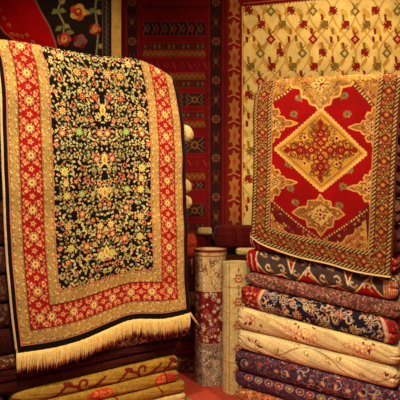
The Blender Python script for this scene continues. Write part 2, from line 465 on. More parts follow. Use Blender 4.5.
# --- cream rug on the angled wall at right
rs0 = PR.at(227, 100)[0]; rs1 = PR.at(418, 100)[0]
def zt_(px, py): return PR.at(px, py)
CZ1 = PR.at(240, -14)[1] - .01
def creamrug(c):
    cache = {}
    def U(px, py):
        q, z = PR.at(px, py); return (q - rs0, CZ1 - z)
    P = lambda L: [U(a, b) for a, b in L]
    cr, cr2 = (208, 168, 96), (214, 176, 104)
    c.A[:] = cr
    xb = U(243.5, 100)[0]
    yt = U(243, 7)[1]
    # faint golden vines
    R = np.random.RandomState(5)
    for i in range(-1, 8):
        for s in (-1, 1):
            pts = []
            for j in range(0, 150):
                y = j * 2.2; pts.append((252 + i * 23 + s * 11.5 * math.sin(y / 13.0 + i * PI), y - 6))
            c.line(P(pts), .016, (176, 128, 56))
    for i in range(-1, 10):
        for j in range(0, 16):
            x, y = 250 + i * 22 + (11 if j % 2 else 0), 8 + j * 17
            c.ell(*U(x + 6, y + 6), .06, .028, (186, 136, 54), 1); c.ell(*U(x - 7, y + 4), .05, .020, (170, 118, 42), -1)
    mar, grn, brn = (120, 20, 14), (112, 84, 36), (120, 66, 24)
    P0 = P
    def leaf3(x, y, cc, f=1):
        c.line(P0([(x - 4 * f, y + 4), (x + 3 * f, y - 3)]), .014, brn)
        c.poly(P([(x - 4.5 * f, y - 4.5), (x + 2.5 * f, y - 5), (x + .5 * f, y - 2), (x + 4.5 * f, y - .5), (x + 2 * f, y + 1), (x + 4 * f, y + 4.5), (x + 1 * f, y + 2.5), (x - .5 * f, y + 4.5), (x - 2 * f, y + .5), (x - 5 * f, y + 2.5)]), cc)
    def dia(x, y, cc, c2):
        c.poly(P([(x - 5, y), (x, y - 5.5), (x + 5, y), (x, y + 5.5)]), cc); c.poly(P([(x - 2.2, y), (x, y - 2.5), (x + 2.2, y), (x, y + 2.5)]), c2)
        c.line(P([(x - 2.5, y - 8), (x, y - 5), (x + 2.5, y - 8)]), .012, cc)
    def dash(x, y, cc):
        c.poly(P([(x - 1.5, y - 3.5), (x + 1.3, y - 2.5), (x + 1.6, y + 2.8), (x - .8, y + 3.5)]), cc)
    _P = P
    def P(L):                                            # figures at full size
        L = list(L); mx = sum(a for a, b in L) / len(L); my = sum(b for a, b in L) / len(L)
        return _P([(mx + (a - mx) * 1.0, my + (b - my) * 1.0) for a, b in L])
    k = 0
    for j in range(0, 17):
        for i in range(-1, 9):
            x = 250 + i * 21 + (10.5 if j % 2 else 0); y = 12 + j * 14
            t = (i * 3 + j * 5) % 6
            if t == 0: leaf3(x, y, mar, 1)
            elif t == 1: dia(x, y, mar, (196, 120, 74))
            elif t == 2: leaf3(x, y, grn, -1)
            elif t == 3: dia(x, y, grn, (190, 160, 96))
            elif t == 4: dash(x - 3, y, mar); dash(x + 4, y - 1, brn)
            else: leaf3(x, y, mar, -1)
            dash(x + 9, y + 6, [mar, grn, (150, 90, 40)][(i + j) % 3])
    P = _P
    # dark red band along the top with small teeth
    c.rect(0, 0, c.x1, yt, (104, 10, 10))
    n = int(c.x1 / .032)
    for i in range(n): c.poly([(i * .032, yt + .002), (i * .032 + .016, yt + .016), (i * .032 + .032, yt + .002)], (104, 10, 10))
    c.rect(0, yt - .035, c.x1, yt - .026, (150, 80, 40))
    # left border: red with golden jagged figures
    c.rect(0, yt - .12, xb, c.y1, (112, 10, 10))
    c.rect(xb - .020, yt, xb, c.y1, (92, 40, 18)); c.rect(xb - .012, yt, xb - .004, c.y1, (210, 160, 90))
    for j in range(0, 12):
        y = 6 + j * 26; g = (146, 88, 36)
        c.poly(P([(234, y - 12), (237, y - 8), (240, y - 9), (238, y - 4), (240.5, y), (238, y + 4), (240, y + 9), (237, y + 8), (234, y + 12), (232, y + 6), (229, y + 7), (231, y), (229, y - 7), (232, y - 6)]), g)
        c.poly(P([(235, y - 5), (237, y), (235, y + 5), (233, y)]), (150, 50, 26))
        c.line(P([(229, y + 13), (234, y + 11), (240, y + 14)]), .014, (150, 100, 48))
wall_rug('cream_wall_rug', PR, rs0, rs1, zb(290), CZ1, 220, creamrug,
         'large cream rug with small maroon and green leaf figures covering the right wall', seed=2)

# =================================================================== LEFT DRAPED RUG
PL = Plane(((0 - 200) / F * 2.9, 2.9), ((185 - 200) / F * 3.6, 3.6))
W1, H1 = 1.30, 1.80
def wave1(u, v):
    return (.018 * np.sin(u * 9 - .6) * (.25 + .75 * v) + .030 * np.exp(-((u - .80) / .07) ** 2) * v ** 1.5 - .020 * np.exp(-((u - .63) / .08) ** 2) * v
            + .006 * np.sin(v * 17 + u * 3) + .004 * np.sin(v * 41 + 1.0) * (1 - .6 * v) + .03)
D1 = Drape(PL,
    [(-10, 49), (-5, 60), (-1.5, 85), (0, 120), (1.5, 180), (4, 235), (7, 280), (11, 320), (15.5, 352)],
    [(172, 87), (177.5, 105), (180, 130), (181.5, 170), (182.5, 220), (183, 260), (185, 311)],
    [(-10, 49), (20, 52), (45, 57), (75, 62), (100, 66), (122, 66), (140, 69), (155, 76), (165, 82), (172, 87)],
    [(15.5, 352), (50, 346), (80, 338), (105, 328), (130, 319), (150, 317), (170, 315), (185, 311)],
    W1, H1, 340, .065, .32, .02, wave1)
c = Cv(0, -D1.top_dist, W1, H1, 340, (22, 18, 26))
R = np.random.RandomState(11)
navy, cream, salm, oliv, gold, dust = (16, 9, 11), (226, 206, 158), (206, 112, 84), (150, 158, 84), (218, 168, 84), (176, 158, 112)
mid = W1 / 2 + .004
c.A[:] = navy
# vines
gc, gc2 = (200, 170, 104), (180, 142, 78)
for r0 in np.arange(-.45, H1, .235):
    for s in (-1, 1):
        for dx, dy, rr in ((.07, .0, .062), (.17, .06, .07), (.27, -.04, .06), (.12, .14, .06), (.30, .10, .05)):
            c.curl(mid + s * dx, r0 + dy, rr, PI / 2, .9, .0042, (120, 112, 62), s)
            c.curl(mid + s * dx, r0 + dy, rr, -PI / 2, .8, .0042, (132, 108, 66), -s)
c.speck(R, .031, [gc, gc2, gc, dust, (186, 150, 90), (150, 140, 76), (186, 96, 66), gc], .008, .0145, mid, W1, mirror=mid, p=.86)
k = 0
for y in np.arange(-.44, H1, .082):
    k += 1
    for q in range(6):
        x = .042 + q * .080 + (.040 if k % 2 else 0) + (R.rand() - .5) * .018; yy = y + (R.rand() - .5) * .024
        cc = [((200, 96, 66), gc), (gc, (196, 92, 60)), (gc2, (222, 190, 110)), ((186, 76, 58), gold), ((140, 140, 70), gc), ((206, 116, 74), (120, 30, 26)), (gc, (110, 100, 50))][R.randint(7)]
        n = R.randint(5, 8); r = .0165 + R.rand() * .0075
        for s in (-1, 1):
            c.flw(mid + s * x, yy, r, cc[0], cc[1], n, .24, navy, out=navy)
            for e in (-1, 1): c.ell(mid + s * (x + e * (r + .011)), yy + e * .006, .009, .0045, gc, s * e * .9)
def big(px, py, r, a, b, d, n=8):
    x, y = D1.uv(px, py)
    x = mid - abs(x - mid) if abs(x - mid) > .02 else mid
    for s in ((-1, 1) if x < mid - .01 else (1,)):
        c.flw(mid + s * (mid - x), y, r * 1.08, a, b, n, .2, d, out=navy)
        for k in range(8):
            an = k * PI / 4 + .4
            c.ell(mid + s * (mid - x + (r * 1.6) * math.cos(an)), y + r * 1.6 * math.sin(an), r * .30, r * .17, gc if k % 2 else (200, 100, 70), s * an)
gw = (220, 176, 92)
RU = [(57, 59, .026, gc, gold, salm), (74, 74, .026, gw, (190, 90, 50), gc), (104, 76, .027, gc, (206, 110, 66), gold), (60, 112, .025, gw, gc, (190, 90, 50)), (60, 134, .023, (200, 90, 64), gc, gold),
      (77, 133, .027, (140, 160, 70), (164, 172, 84), oliv), (105, 134, .026, (200, 84, 56), gc, gold), (62, 172, .028, (206, 186, 80), gc, (190, 120, 60)), (63, 184, .021, gw, gc, oliv),
      (64, 196, .027, (196, 184, 80), gold, gc), (79, 194, .026, (150, 160, 76), gc, oliv), (107, 190, .026, (216, 180, 96), gc, salm), (94, 160, .023, (206, 100, 76), gc, gold), (66, 226, .025, gc, (200, 100, 66), gold),
      (80, 214, .021, (200, 96, 70), gold, gc), (109, 224, .025, gc, gold, salm), (68, 248, .026, (206, 182, 84), gc, oliv), (84, 246, .024, (206, 100, 70), gc, gold), (110, 252, .028, (190, 178, 84), gc, salm), (97, 236, .021, (206, 94, 66), gc, gold), (92, 98, .021, (200, 84, 62), (150, 44, 36), gc), (80, 98, .020, (206, 100, 70), (130, 36, 30), gc)]
for a in RU: big(*a)
for (px, py) in ((107, 192), (110, 250), (106, 112), (109, 160)):      # upright palmettes on the axis
    x, y = D1.uv(px, py); c.poly([(mid, y - .05), (mid + .024, y - .01), (mid + .013, y + .028), (mid - .013, y + .028), (mid - .024, y - .01)], (212, 186, 92)); c.ell(mid, y, .010, .018, (190, 110, 54))
    for s in (-1, 1):
        c.line([(mid + s * .012, y + .03), (mid + s * .035, y + .05), (mid + s * .05, y + .02)], .009, gc)
# nested stripes on both sides and across the bottom
es = [0, .036, .100, .232, .298]; eb = [0, .044, .130, .262, .345]
def stripe(d0, d1, b0, b1, cc, top=-D1.top_dist):
    c.rect(d0, top, d1, H1 - b0, cc); c.rect(W1 - d1, top, W1 - d0, H1 - b0, cc); c.rect(d0, H1 - b1, W1 - d0, H1 - b0, cc)
def thin(k, o, w, cc): stripe(es[k] + o, es[k] + o + w, eb[k] + o, eb[k] + o + w, cc)
och, och2 = (178, 134, 70), (160, 112, 56)
stripe(0, es[1], 0, eb[1], (14, 9, 12)); stripe(es[1], es[2], eb[1], eb[2], och); stripe(es[2], es[3], eb[2], eb[3], (150, 18, 14)); stripe(es[3], es[4], eb[3], eb[4], och)
c.rect(0, -D1.top_dist, .007, H1, (222, 180, 130)); thin(1, -.005, .005, (196, 100, 74))
g_ = [(214, 182, 116), (222, 190, 122), (132, 88, 44), (150, 70, 40), (204, 166, 98), (120, 96, 50)]
for (k0, k1) in ((1, 2), (3, 4)):                                          # dense small scroll of the guard stripes
    for sgn in (0, 1):
        a, b = es[k0], es[k1]; m = (a + b) / 2
        X_ = lambda v: v if sgn == 0 else W1 - v
        c.line([(X_(m + .014 * math.sin(y * 116)), y) for y in np.arange(-D1.top_dist, H1 - m, .006)], .004, (150, 106, 56))
        for y in np.arange(-D1.top_dist, H1 - m, .0135):
            j = int(round(y / .0135)); c.flw(X_(m - .018 * math.sin(y * 116)), y, .0075 if j % 2 else .005, g_[j % 6], g_[(j * 5 + 1) % 6], 5, .3)
            c.ell(X_(a + .010), y, .005, .004, g_[(j + 1) % 6], .6); c.ell(X_(b - .010), y, .005, .004, g_[(j + 3) % 6], .6)
    a, b = eb[k0], eb[k1]; m = (a + b) / 2; q0 = (es[k0] + es[k1]) / 2
    c.line([(x, H1 - m - .016 * math.sin(x * 116)) for x in np.arange(q0, W1 - q0, .006)], .004, (150, 106, 56))
    for x in np.arange(q0, W1 - q0, .0135):
        j = int(round(x / .0135)); c.flw(x, H1 - m + .020 * math.sin(x * 116), .008 if j % 2 else .0055, g_[j % 6], g_[(j * 5 + 1) % 6], 5, .3)
        c.ell(x, H1 - a - .012, .005, .004, g_[(j + 1) % 6], .6); c.ell(x, H1 - b + .012, .005, .004, g_[(j + 3) % 6], .6)
for k, o in ((1, .003), (2, -.008), (3, .005), (4, -.009)): thin(k, o, .0035, (124, 70, 36))
thin(2, -.002, .005, (84, 24, 16)); thin(3, -.002, .005, (84, 24, 16)); thin(4, -.003, .006, (186, 96, 66))
def ros(x, y, i, nrm, j=0):
    if i % 2 == 0:
        c.flw(x, y, .034, (196, 138, 78), (222, 188, 112), 10, .10, (176, 76, 40), out=(112, 14, 12))
        for a in range(8): c.ell(x + .024 * math.cos(a * .785), y + .024 * math.sin(a * .785), .005, .004, (150, 52, 34))
    else:
        c.flw(x, y, .024, (196, 84, 58), (216, 160, 96), 5, .3, (130, 24, 20), out=(120, 16, 12))
    tx, ty = nrm[1], nrm[0]
    for a in range(10):
        if i % 2 == 0: c.ell(x + .047 * math.cos(a * .628), y + .047 * math.sin(a * .628), .0085, .0045, (200, 104, 70), a * .628)
    for a in (-1, 1):
        for b in (-1, 1):
            cx, cy = x + tx * .040 * a + nrm[0] * .036 * b, y + ty * .040 * a + nrm[1] * .036 * b
            c.curl(cx, cy, .016, a * b * 1.2 + i, .8, .006, (212, 126, 82), a * b)
            c.ell(cx + tx * .013 * a, cy + ty * .013 * a, .008, .006, (216, 166, 96), a)
            c.ell(x + nrm[0] * .054 * b + tx * .018 * a, y + nrm[1] * .054 * b + ty * .018 * a, .010, .006, (206, 116, 76), a * b)
st = .0815
for sgn in (0, 1):
    d = (es[2] + es[3]) / 2; y = H1 - (eb[2] + eb[3]) / 2; i = 0
    while y > -D1.top_dist: ros(d if sgn == 0 else W1 - d, y, i, (1, 0)); y -= st; i += 1
d = (es[2] + es[3]) / 2; n = 13; sx = (W1 - 2 * d) / n
for i in range(1, n): ros(d + i * sx, H1 - (eb[2] + eb[3]) / 2, i + 1, (0, 1))
c.noise(R, .10)
root = empty('draped_rug', PL.to3(.65, .55, .0)); tag(root, 'large navy floral rug with red border and cream fringe, draped over the left pile', 'rug')
o = sheet('pile', D1.P, D1.N, .010, c.A, M_knot); o.parent = root; o.location = -root.location
# fringe
def fringe_paths(D, n, ln, u0=0, u1=1, seed=0):
    R = np.random.RandomState(seed); P = D.P[-1]; N = D.N[-1]; paths = []; rad = []
    k = D.nu - 1
    for i in range(n):
        u = u0 + (u1 - u0) * (i + R.rand() * .5) / n; f = u * k; a = int(f); a = min(a, k - 1)
        p = P[a] * (1 - (f - a)) + P[a + 1] * (f - a); q = N[a]
        cl = math.sin(i * .9) * .5 + math.sin(i * .31) * .5
        L = ln * (.85 + .25 * R.rand() + .08 * cl); dx = (R.rand() - .5) * .016 - .006 * cl; dn = .004 + R.rand() * .012
        t = np.linspace(0, 1, 5)[:, None]
        d = np.array([PL.d[0], PL.d[1], 0])
        paths.append(p - q * .004 + np.array([0, 0, -1]) * L * t + d * dx * t ** 1.6 + q * dn * np.sin(t * 2.6) + np.array([0, 0, .004]))
        rad.append(np.array([.0028, .0036, .0038, .0030, .0012]) * (.8 + .5 * R.rand()))
    return paths, rad
pa, ra = fringe_paths(D1, 430, .118)
V, Fq, T = tubes(pa, ra, 5)
o = link('fringe', V, Fq, M_fringe, None, ft=T); o.parent = root; o.location = -root.location; tag(o, 'cream cotton fringe along the bottom edge', kind='stuff')
for side in (0, -1):
    e = D1.P[:, side][::6] + D1.N[:, side][::6] * -.004
    V, Fq, T = tubes([e], [.006], 6); o = link('edge_binding', V, Fq, M_bind if side == 0 else M_dbind, None, ft=T); o.parent = root; o.location = -root.location
# loose cord at the lower right corner
p = D1.P[-1, -1]; d3 = np.array([PL.d[0], PL.d[1], 0])
V, Fq, T = tubes([[p, p + d3 * .02 + np.array([0, 0, -.03]), p + d3 * .05 + np.array([0, 0, -.07]), p + d3 * .085 + np.array([0, 0, -.11])]], [[.008, .009, .008, .004]], 8)
o = link('corner_cord', V, Fq, M_bind, None, ft=T); o.parent = root; o.location = -root.location

# =================================================================== RIGHT DRAPED RUG
PRR = Plane(((240 - 200) / F * 3.62, 3.62), ((400 - 200) / F * 3.1, 3.1))
W2, H2 = 1.02, 1.24
def wave2(u, v): return .010 * np.sin(u * 8 + 1) * v + .006 * np.sin(v * 11 + 2 * u) + .02 + .012 * v * np.cos(u * 15)
D2 = Drape(PRR,
    [(258.5, 91), (255.5, 97), (254.3, 112), (254.5, 150), (254.5, 200), (252, 236)],
    [(403, 82), (399, 120), (397, 160), (395, 210), (391.5, 277)],
    [(258.5, 91), (262, 88.5), (275, 86), (300, 84.5), (340, 82.5), (375, 81.5), (403, 82)],
    [(252, 236), (263, 245), (290, 255), (330, 264), (350, 270), (391.5, 277)],
    W2, H2, 340, .055, .30, -.002, wave2)
c = Cv(0, -D2.top_dist, W2, H2, 340, (168, 4, 6))
red, gld, gl2, mar, drk, crm, grn = (142, 1, 4), (188, 126, 40), (176, 112, 46), (104, 12, 10), (34, 12, 8), (198, 152, 84), (122, 100, 56)
U = lambda a, b: D2.uv(a, b + (2.5 if 92 < b < 236 else 0)); P = lambda L: [U(a, b) for a, b in L]
T0 = -D2.top_dist
c.A[:] = red
SIDE = .155; BOT = .150
Rr = np.random.RandomState(21)
# corner triangles of the field at the bottom (dark red, striped edge)
def spandrel(pts, edge):
    c.poly(P(pts), (96, 14, 12)); 
    c.line(P(edge), .022, mar); c.line(P(edge), .012, crm, dash=.022)
spandrel([(262, 196), (272, 197), (322, 242), (322, 262), (255, 250)], [(270, 196), (296, 219), (322, 241)])
spandrel([(392, 190), (369, 202), (322, 242), (322, 262), (392, 280)], [(371, 205), (346, 223), (322, 241)])
# ochre floral stepped fill inside those corners
for (pts) in ([(272, 210), (276, 219), (281, 222), (284, 228), (290, 232), (290, 238), (300, 242), (278, 240), (272, 237)],
              [(366, 218), (362, 224), (357, 226), (354, 232), (347, 234), (345, 240), (338, 246), (364, 250), (368, 246)]):
    c.outl(P(pts), (160, 96, 42), (196, 140, 70), .007)
for (x, y) in ((275, 226), (281, 233), (288, 239), (362, 232), (356, 240), (350, 244), (296, 236), (304, 241), (338, 242), (312, 246), (328, 246), (318, 250)):
    c.flw(*U(x, y), .014, (150, 44, 30), (206, 150, 80), 6, .25)
# top corner triangles running over the pile
for e in ([(273, 99), (284, 93), (296, 86), (300, 84.6)], [(375, 106), (368, 97), (358, 88), (353, 82.5)]):
    w = P(e)
    side = 0 if e[0][0] < 320 else W2
    c.poly(w + [(w[-1][0] + (.03 if side == 0 else -.03), T0), (side, T0), (side, w[0][1])], (170, 108, 50))
    c.line(w, .030, mar); c.line(w, .020, crm, dash=.024)
for q in range(60):
    x = SIDE + Rr.rand() * .18; y = T0 + Rr.rand() * (.09 - T0)
    if (x - SIDE) / .2 + (y) / .1 < .75:
        for s in (0, 1): c.flw(x if s == 0 else W2 - x, y, .013, [(130, 30, 20), (214, 160, 80), (110, 90, 50)][q % 3], gld, 5, .3)
Q = (np.abs(c.A - np.array((96, 14, 12))).sum(-1) < 3); c.clip = Q
for q in range(420):
    x, y = Rr.rand() * W2, H2 * (.55 + .45 * Rr.rand())
    if q % 2: c.flw(x, y, .014, [(150, 60, 34), (130, 90, 40), (120, 20, 16)][q % 3], [(40, 16, 12), (190, 130, 60)][q % 2], 6, .3)
    else: c.curl(x, y, .014, q, .6, .006, [(150, 90, 44), (60, 12, 10), (160, 50, 34)][q % 3], 1)
c.clip = None
# golden half crosses on both sides
def cross(cx, cy, f, yh=1.0, ang=0):
    # pointing inward (f=+1 right, -1 left); px drawing
    o = [(-8, -27), (-4, -26), (-3, -19), (1, -20), (3, -14), (0, -10), (6, -9), (8, -4.5), (13, -4), (20, 0), (13, 4), (8, 4.5), (6, 9), (0, 10), (3, 14), (1, 20), (-3, 19), (-4, 26), (-8, 27)]
    L = [(cx + f * a, cy + b * .92 * yh) for a, b in o]
    c.outl(P(L), (150, 90, 36), (206, 142, 70), .009)
    L2 = [(cx + f * (a * .62 - 2.5), cy + b * .62 * yh) for a, b in o]
    c.outl(P(L2), (128, 66, 28), (186, 118, 54), .006)
    L3 = [(cx + f * -8, cy - 11), (cx + f * 4, cy), (cx + f * -8, cy + 11)]
    c.poly(P(L3), crm); c.flw(*U(cx + f * -2.8, cy), .030, (110, 14, 14), crm, 8, .35, mar)
cross(278, 121, 1, .78); cross(278, 180, 1, .70); cross(369, 125, -1, .80); cross(367, 186, -1, .72)
# small grey-green blossoms on the red ground
for x, y, f in ((300, 96, 1), (294.5, 112, 1), (345, 94, -1), (348, 112, -1), (289, 162, 1), (291, 186, 1), (344, 184, -1), (350, 168, -1), (296, 200, 1), (340, 203, -1)):
    x0, y0 = U(x, y)
    for k in range(7): c.ell(x0 + .018 * math.cos(k * .9), y0 + .013 * math.sin(k * .9), .013, .009, [(122, 96, 54), (150, 84, 44), (104, 92, 58)][k % 3], k)
    c.ell(x0, y0, .010, .008, (90, 70, 40)); c.line([(x0, y0 + .012), (x0 + f * .022, y0 + .028)], .006, (150, 90, 44))
# pendant at the top
pend = [(291, 84.2), (293, 88), (301, 89), (303, 95), (309, 97), (311, 102), (317, 104), (321, 113), (325, 104), (331, 102), (333, 96), (340, 94), (343, 88), (352, 86), (354, 82.5)]
pe = P(pend); 
c.poly([(pe[0][0], T0)] + pe + [(pe[-1][0], T0)], (164, 106, 44)); c.line(pe, .012, (214, 156, 78))
pe2 = P([(303, 84), (306, 90), (312, 93), (315, 99), (321, 106), (327, 98), (331, 93), (338, 89), (342, 83)]); c.line(pe2, .009, (140, 60, 30)); c.poly(pe2, (170, 120, 62))
x0, y0 = U(322, 85); c.flw(x0, y0, .075, crm, (214, 160, 90), 4, .3, ph=0); c.flw(x0, y0, .046, (96, 84, 44), crm, 8, .35, (130, 20, 18)); c.flw(*U(322, 98), .022, (110, 104, 56), (196, 140, 70), 6, .3)
# bottom pendant
pend = [(321, 192), (325, 198), (331, 199), (332, 205), (339, 206), (345, 212), (339, 216), (334, 217), (333, 224), (327, 226), (321, 236), (315, 225), (308, 224), (307, 217), (300, 215), (293, 210), (300, 205), (308, 204), (309, 198), (317, 198)]
c.outl(P(pend), (146, 86, 36), (204, 142, 70), .009)
c.outl(P([(321 + (a - 320) * .62, 212 + (b - 212) * .62) for a, b in pend]), (160, 104, 44), (120, 50, 24), .006)
c.poly(P([(308, 212), (321, 202), (334, 212), (321, 223)]), crm); c.flw(*U(321, 212), .042, mar, (206, 150, 80), 8, .4, mar)
# central lozenge
cx, cy = 321, 148
lz = [(cx - 46, cy - 1), (cx + 1, cy - 41), (cx + 46, cy + 4), (cx + 1, cy + 41)]
E = P(lz)
c.poly(E, gld)
for a, b in zip(E, E[1:] + E[:1]):
    n = 17
    for k in range(n):
        f = (k + .5) / n; x = a[0] + (b[0] - a[0]) * f; y = a[1] + (b[1] - a[1]) * f
        c.ell(x, y, .013, .011, (206, 146, 70)); c.ell(x, y, .005, .005, (120, 40, 24))
c.line(E + [E[0]], .010, (214, 160, 84)); 
Ei = P([(cx + (a - cx) * .88, cy + (b - cy) * .88) for a, b in lz]); c.line(Ei + [Ei[0]], .006, (130, 70, 30)); 
Em = P([(cx + (a - cx) * .85, cy + (b - cy) * .85) for a, b in lz])
# ochre scribble inside
c.clip = None
M0 = c.A.copy()
for q in range(420):
    a, b = (Rr.rand() - .5) * 84, (Rr.rand() - .5) * 74
    if abs(a) / 40 + abs(b) / 35 < .92:
        c.curl(*U(cx + a, cy + b + a * .04), .019, Rr.rand() * 6, .7, .0085, [(116, 60, 20), (136, 80, 28), (104, 40, 18)][q % 3], 1 if q % 2 else -1)
def hooks(dx, dy, L, w):
    """one arm of the dark red cross: stem with side curls and diamond tip"""
    px_ = lambda a, b: U(cx + dx * a - dy * b, cy + dy * a + dx * b)
    dr = (126, 16, 12)
    c.line([px_(3, 0), px_(L, 0)], .018, mar)
    for a, r in ((L * .28, 4.2), (L * .62, 4.8)):
        c.poly([px_(a - r * 1.25, 0), px_(a - r * .5, r), px_(a + r * .5, r), px_(a + r * 1.25, 0), px_(a + r * .5, -r), px_(a - r * .5, -r)], dr)
        c.poly([px_(a - 2.2, 0), px_(a, 2.2), px_(a + 2.2, 0), px_(a, -2.2)], (206, 140, 58)); c.flw(*px_(a, 0), .009, dr)
    for a, b in ((L * .42, 6.4), (L * .62, 8.4), (L * .84, 6.6)):
        for s in (-1, 1):
            c.line([px_(a, 0), px_(a + 2.6, s * b * .5), px_(a + 1.6, s * b), px_(a - 1.8, s * (b + .6)), px_(a - 2.6, s * (b - 2))], .0105, dr)
            c.ell(*px_(a + 3.2, s * (b - .6)), .010, .008, (112, 92, 40))
    c.poly([px_(L - 3, 0), px_(L, 3.6), px_(L + 5, 0), px_(L, -3.6)], dr)
hooks(1, 0, 33, 1); hooks(-1, 0, 33, 1); hooks(0, -1, 27, 1); hooks(0, 1, 27, 1)
c.poly(P([(cx - 4, cy), (cx, cy - 4), (cx + 4, cy), (cx, cy + 4)]), (140, 20, 18)); c.flw(*U(cx, cy), .011, crm, None, 4, .3)
for a, b in ((-16, -13), (16, -12), (-16, 13), (16, 14)):
    c.flw(*U(cx + a, cy + b), .022, (214, 170, 96), (120, 20, 18), 6, .2); 
for a, b in ((-27, -4), (-8, -24), (9, -24), (27, -3), (27, 7), (8, 25), (-9, 25), (-27, 7)): c.ell(*U(cx + a, cy + b), .010, .007, (106, 92, 44), a)
# fine scroll over every golden figure outside the lozenge
c.clip = (c.A[..., 0] > 140) & (c.A[..., 1] > 78) & (c.A[..., 0] < 200)
dz = (np.abs(c.X - U(cx, cy)[0]) / .36 + np.abs(c.Y - U(cx, cy)[1]) / .30) > 1.0
c.clip &= dz
for q in range(2600):
    x, y = Rr.rand() * W2, T0 + Rr.rand() * (H2 - T0)
    if q % 3 == 0: c.ell(x, y, .010, .006, [(96, 76, 36), (212, 160, 80), (120, 24, 14)][q // 3 % 3], q)
    else: c.curl(x, y, .013, Rr.rand() * 6, .6, .005, [(120, 62, 26), (206, 152, 72), (96, 40, 18), (140, 84, 34)][q % 4], 1)
c.clip = None
# borders: rope, band, rope
def vrope(x0, x1):
    for q in (0, 1):
        a, b = (x0, x1) if q == 0 else (W2 - x1, W2 - x0)
        g = c.sub(a, b, T0, H2 - x0); X, Y = c.X[g], c.Y[g]; m = (X >= a) & (X < b) & (Y < H2 - x0)
        ph = ((Y + (X - a) * 1.1 * (1 if q == 0 else 1)) % .026) < .012
        c.A[g][m] = drk; c.A[g][m & ph] = (188, 146, 84)
        for e in (a, b): c.rect(e - .0025, T0, e + .0025, H2 - x0, (96, 44, 20))
    g = c.sub(x0, W2 - x0, H2 - x1, H2 - x0); X, Y = c.X[g], c.Y[g]; m = (X >= x0) & (X < W2 - x0) & (Y >= H2 - x1) & (Y < H2 - x0)
    ph = ((X + Y * 1.1) % .026) < .012
    c.A[g][m] = drk; c.A[g][m & ph] = (188, 146, 84)
def frame2(d0, d1, cc):
    c.rect(d0, T0, d1, H2 - d0, cc); c.rect(W2 - d1, T0, W2 - d0, H2 - d0, cc); c.rect(d0, H2 - d1, W2 - d0, H2 - d0, cc)
frame2(0, SIDE, (80, 28, 12)); frame2(.038, .118, (88, 32, 14)); c.speck(Rr, .02, [(150, 96, 40), (120, 60, 26), (60, 14, 10)], .005, .009, .04, .116, T0, H2 - .04); c.speck(Rr, .02, [(150, 96, 40), (120, 60, 26), (60, 14, 10)], .005, .009, W2 - .116, W2 - .04, T0, H2 - .04)
vrope(.010, .036); vrope(.120, .146); frame2(.146, .153, (180, 110, 54)); frame2(.003, .010, (90, 30, 18))
def bb(x, y, i, nrm):
    c.flw(x, y, .028, [(140, 76, 32), (120, 10, 12), (150, 98, 42)][i % 3], [(90, 10, 8), (160, 96, 40), (80, 62, 30)][i % 3], 6, .25, (190, 130, 60))
    tx, ty = nrm[1], nrm[0]
    for a in (-1, 1):
        for b in (-1, 1): c.ell(x + tx * .028 * a + nrm[0] * .026 * b, y + ty * .028 * a + nrm[1] * .026 * b, .013, .006, [(176, 120, 62), (140, 90, 44), (176, 60, 40)][(i + b) % 3], a * b * .8)
bb.step = .050
for s in (0, 1):
    y = H2 - .078; i = 0
    while y > T0: bb(.078 if s == 0 else W2 - .078, y, i, (1, 0)); y -= .050; i += 1
for i in range(1, 18): bb(.078 + i * (W2 - .156) / 18, H2 - .078, i, (0, 1))
c.rect(0, H2 - .007, W2, H2 + 1, (226, 180, 110))
c.A *= .90; c.noise(Rr, .12)
root = empty('draped_rug', PRR.to3(.6, 1.1, .0)); tag(root, 'red rug with golden diamond medallion draped over the right pile', 'rug')
o = sheet('pile', D2.P, D2.N, .010, c.A, M_knot); o.parent = root; o.location = -root.location
e = D2.P[-1][::4] + D2.N[-1][::4] * -.003 + np.array([0, 0, -.002])
V, Fq, T = tubes([e], [.0055], 6); o = link('edge_binding', V, Fq, M_bind, None, ft=T); o.parent = root; o.location = -root.location; tag(o, 'pale woven edge along the bottom')

# =================================================================== FOLDED CARPETS
def snoise(x, seed):
    r = np.random.RandomState(seed); y = 0
    for k in range(5): y = y + math.pow(.7, k) * np.sin(x * (3 + 3.1 * k) * (1 + .3 * r.rand()) + r.rand() * 6.28)
    return y / 2.2

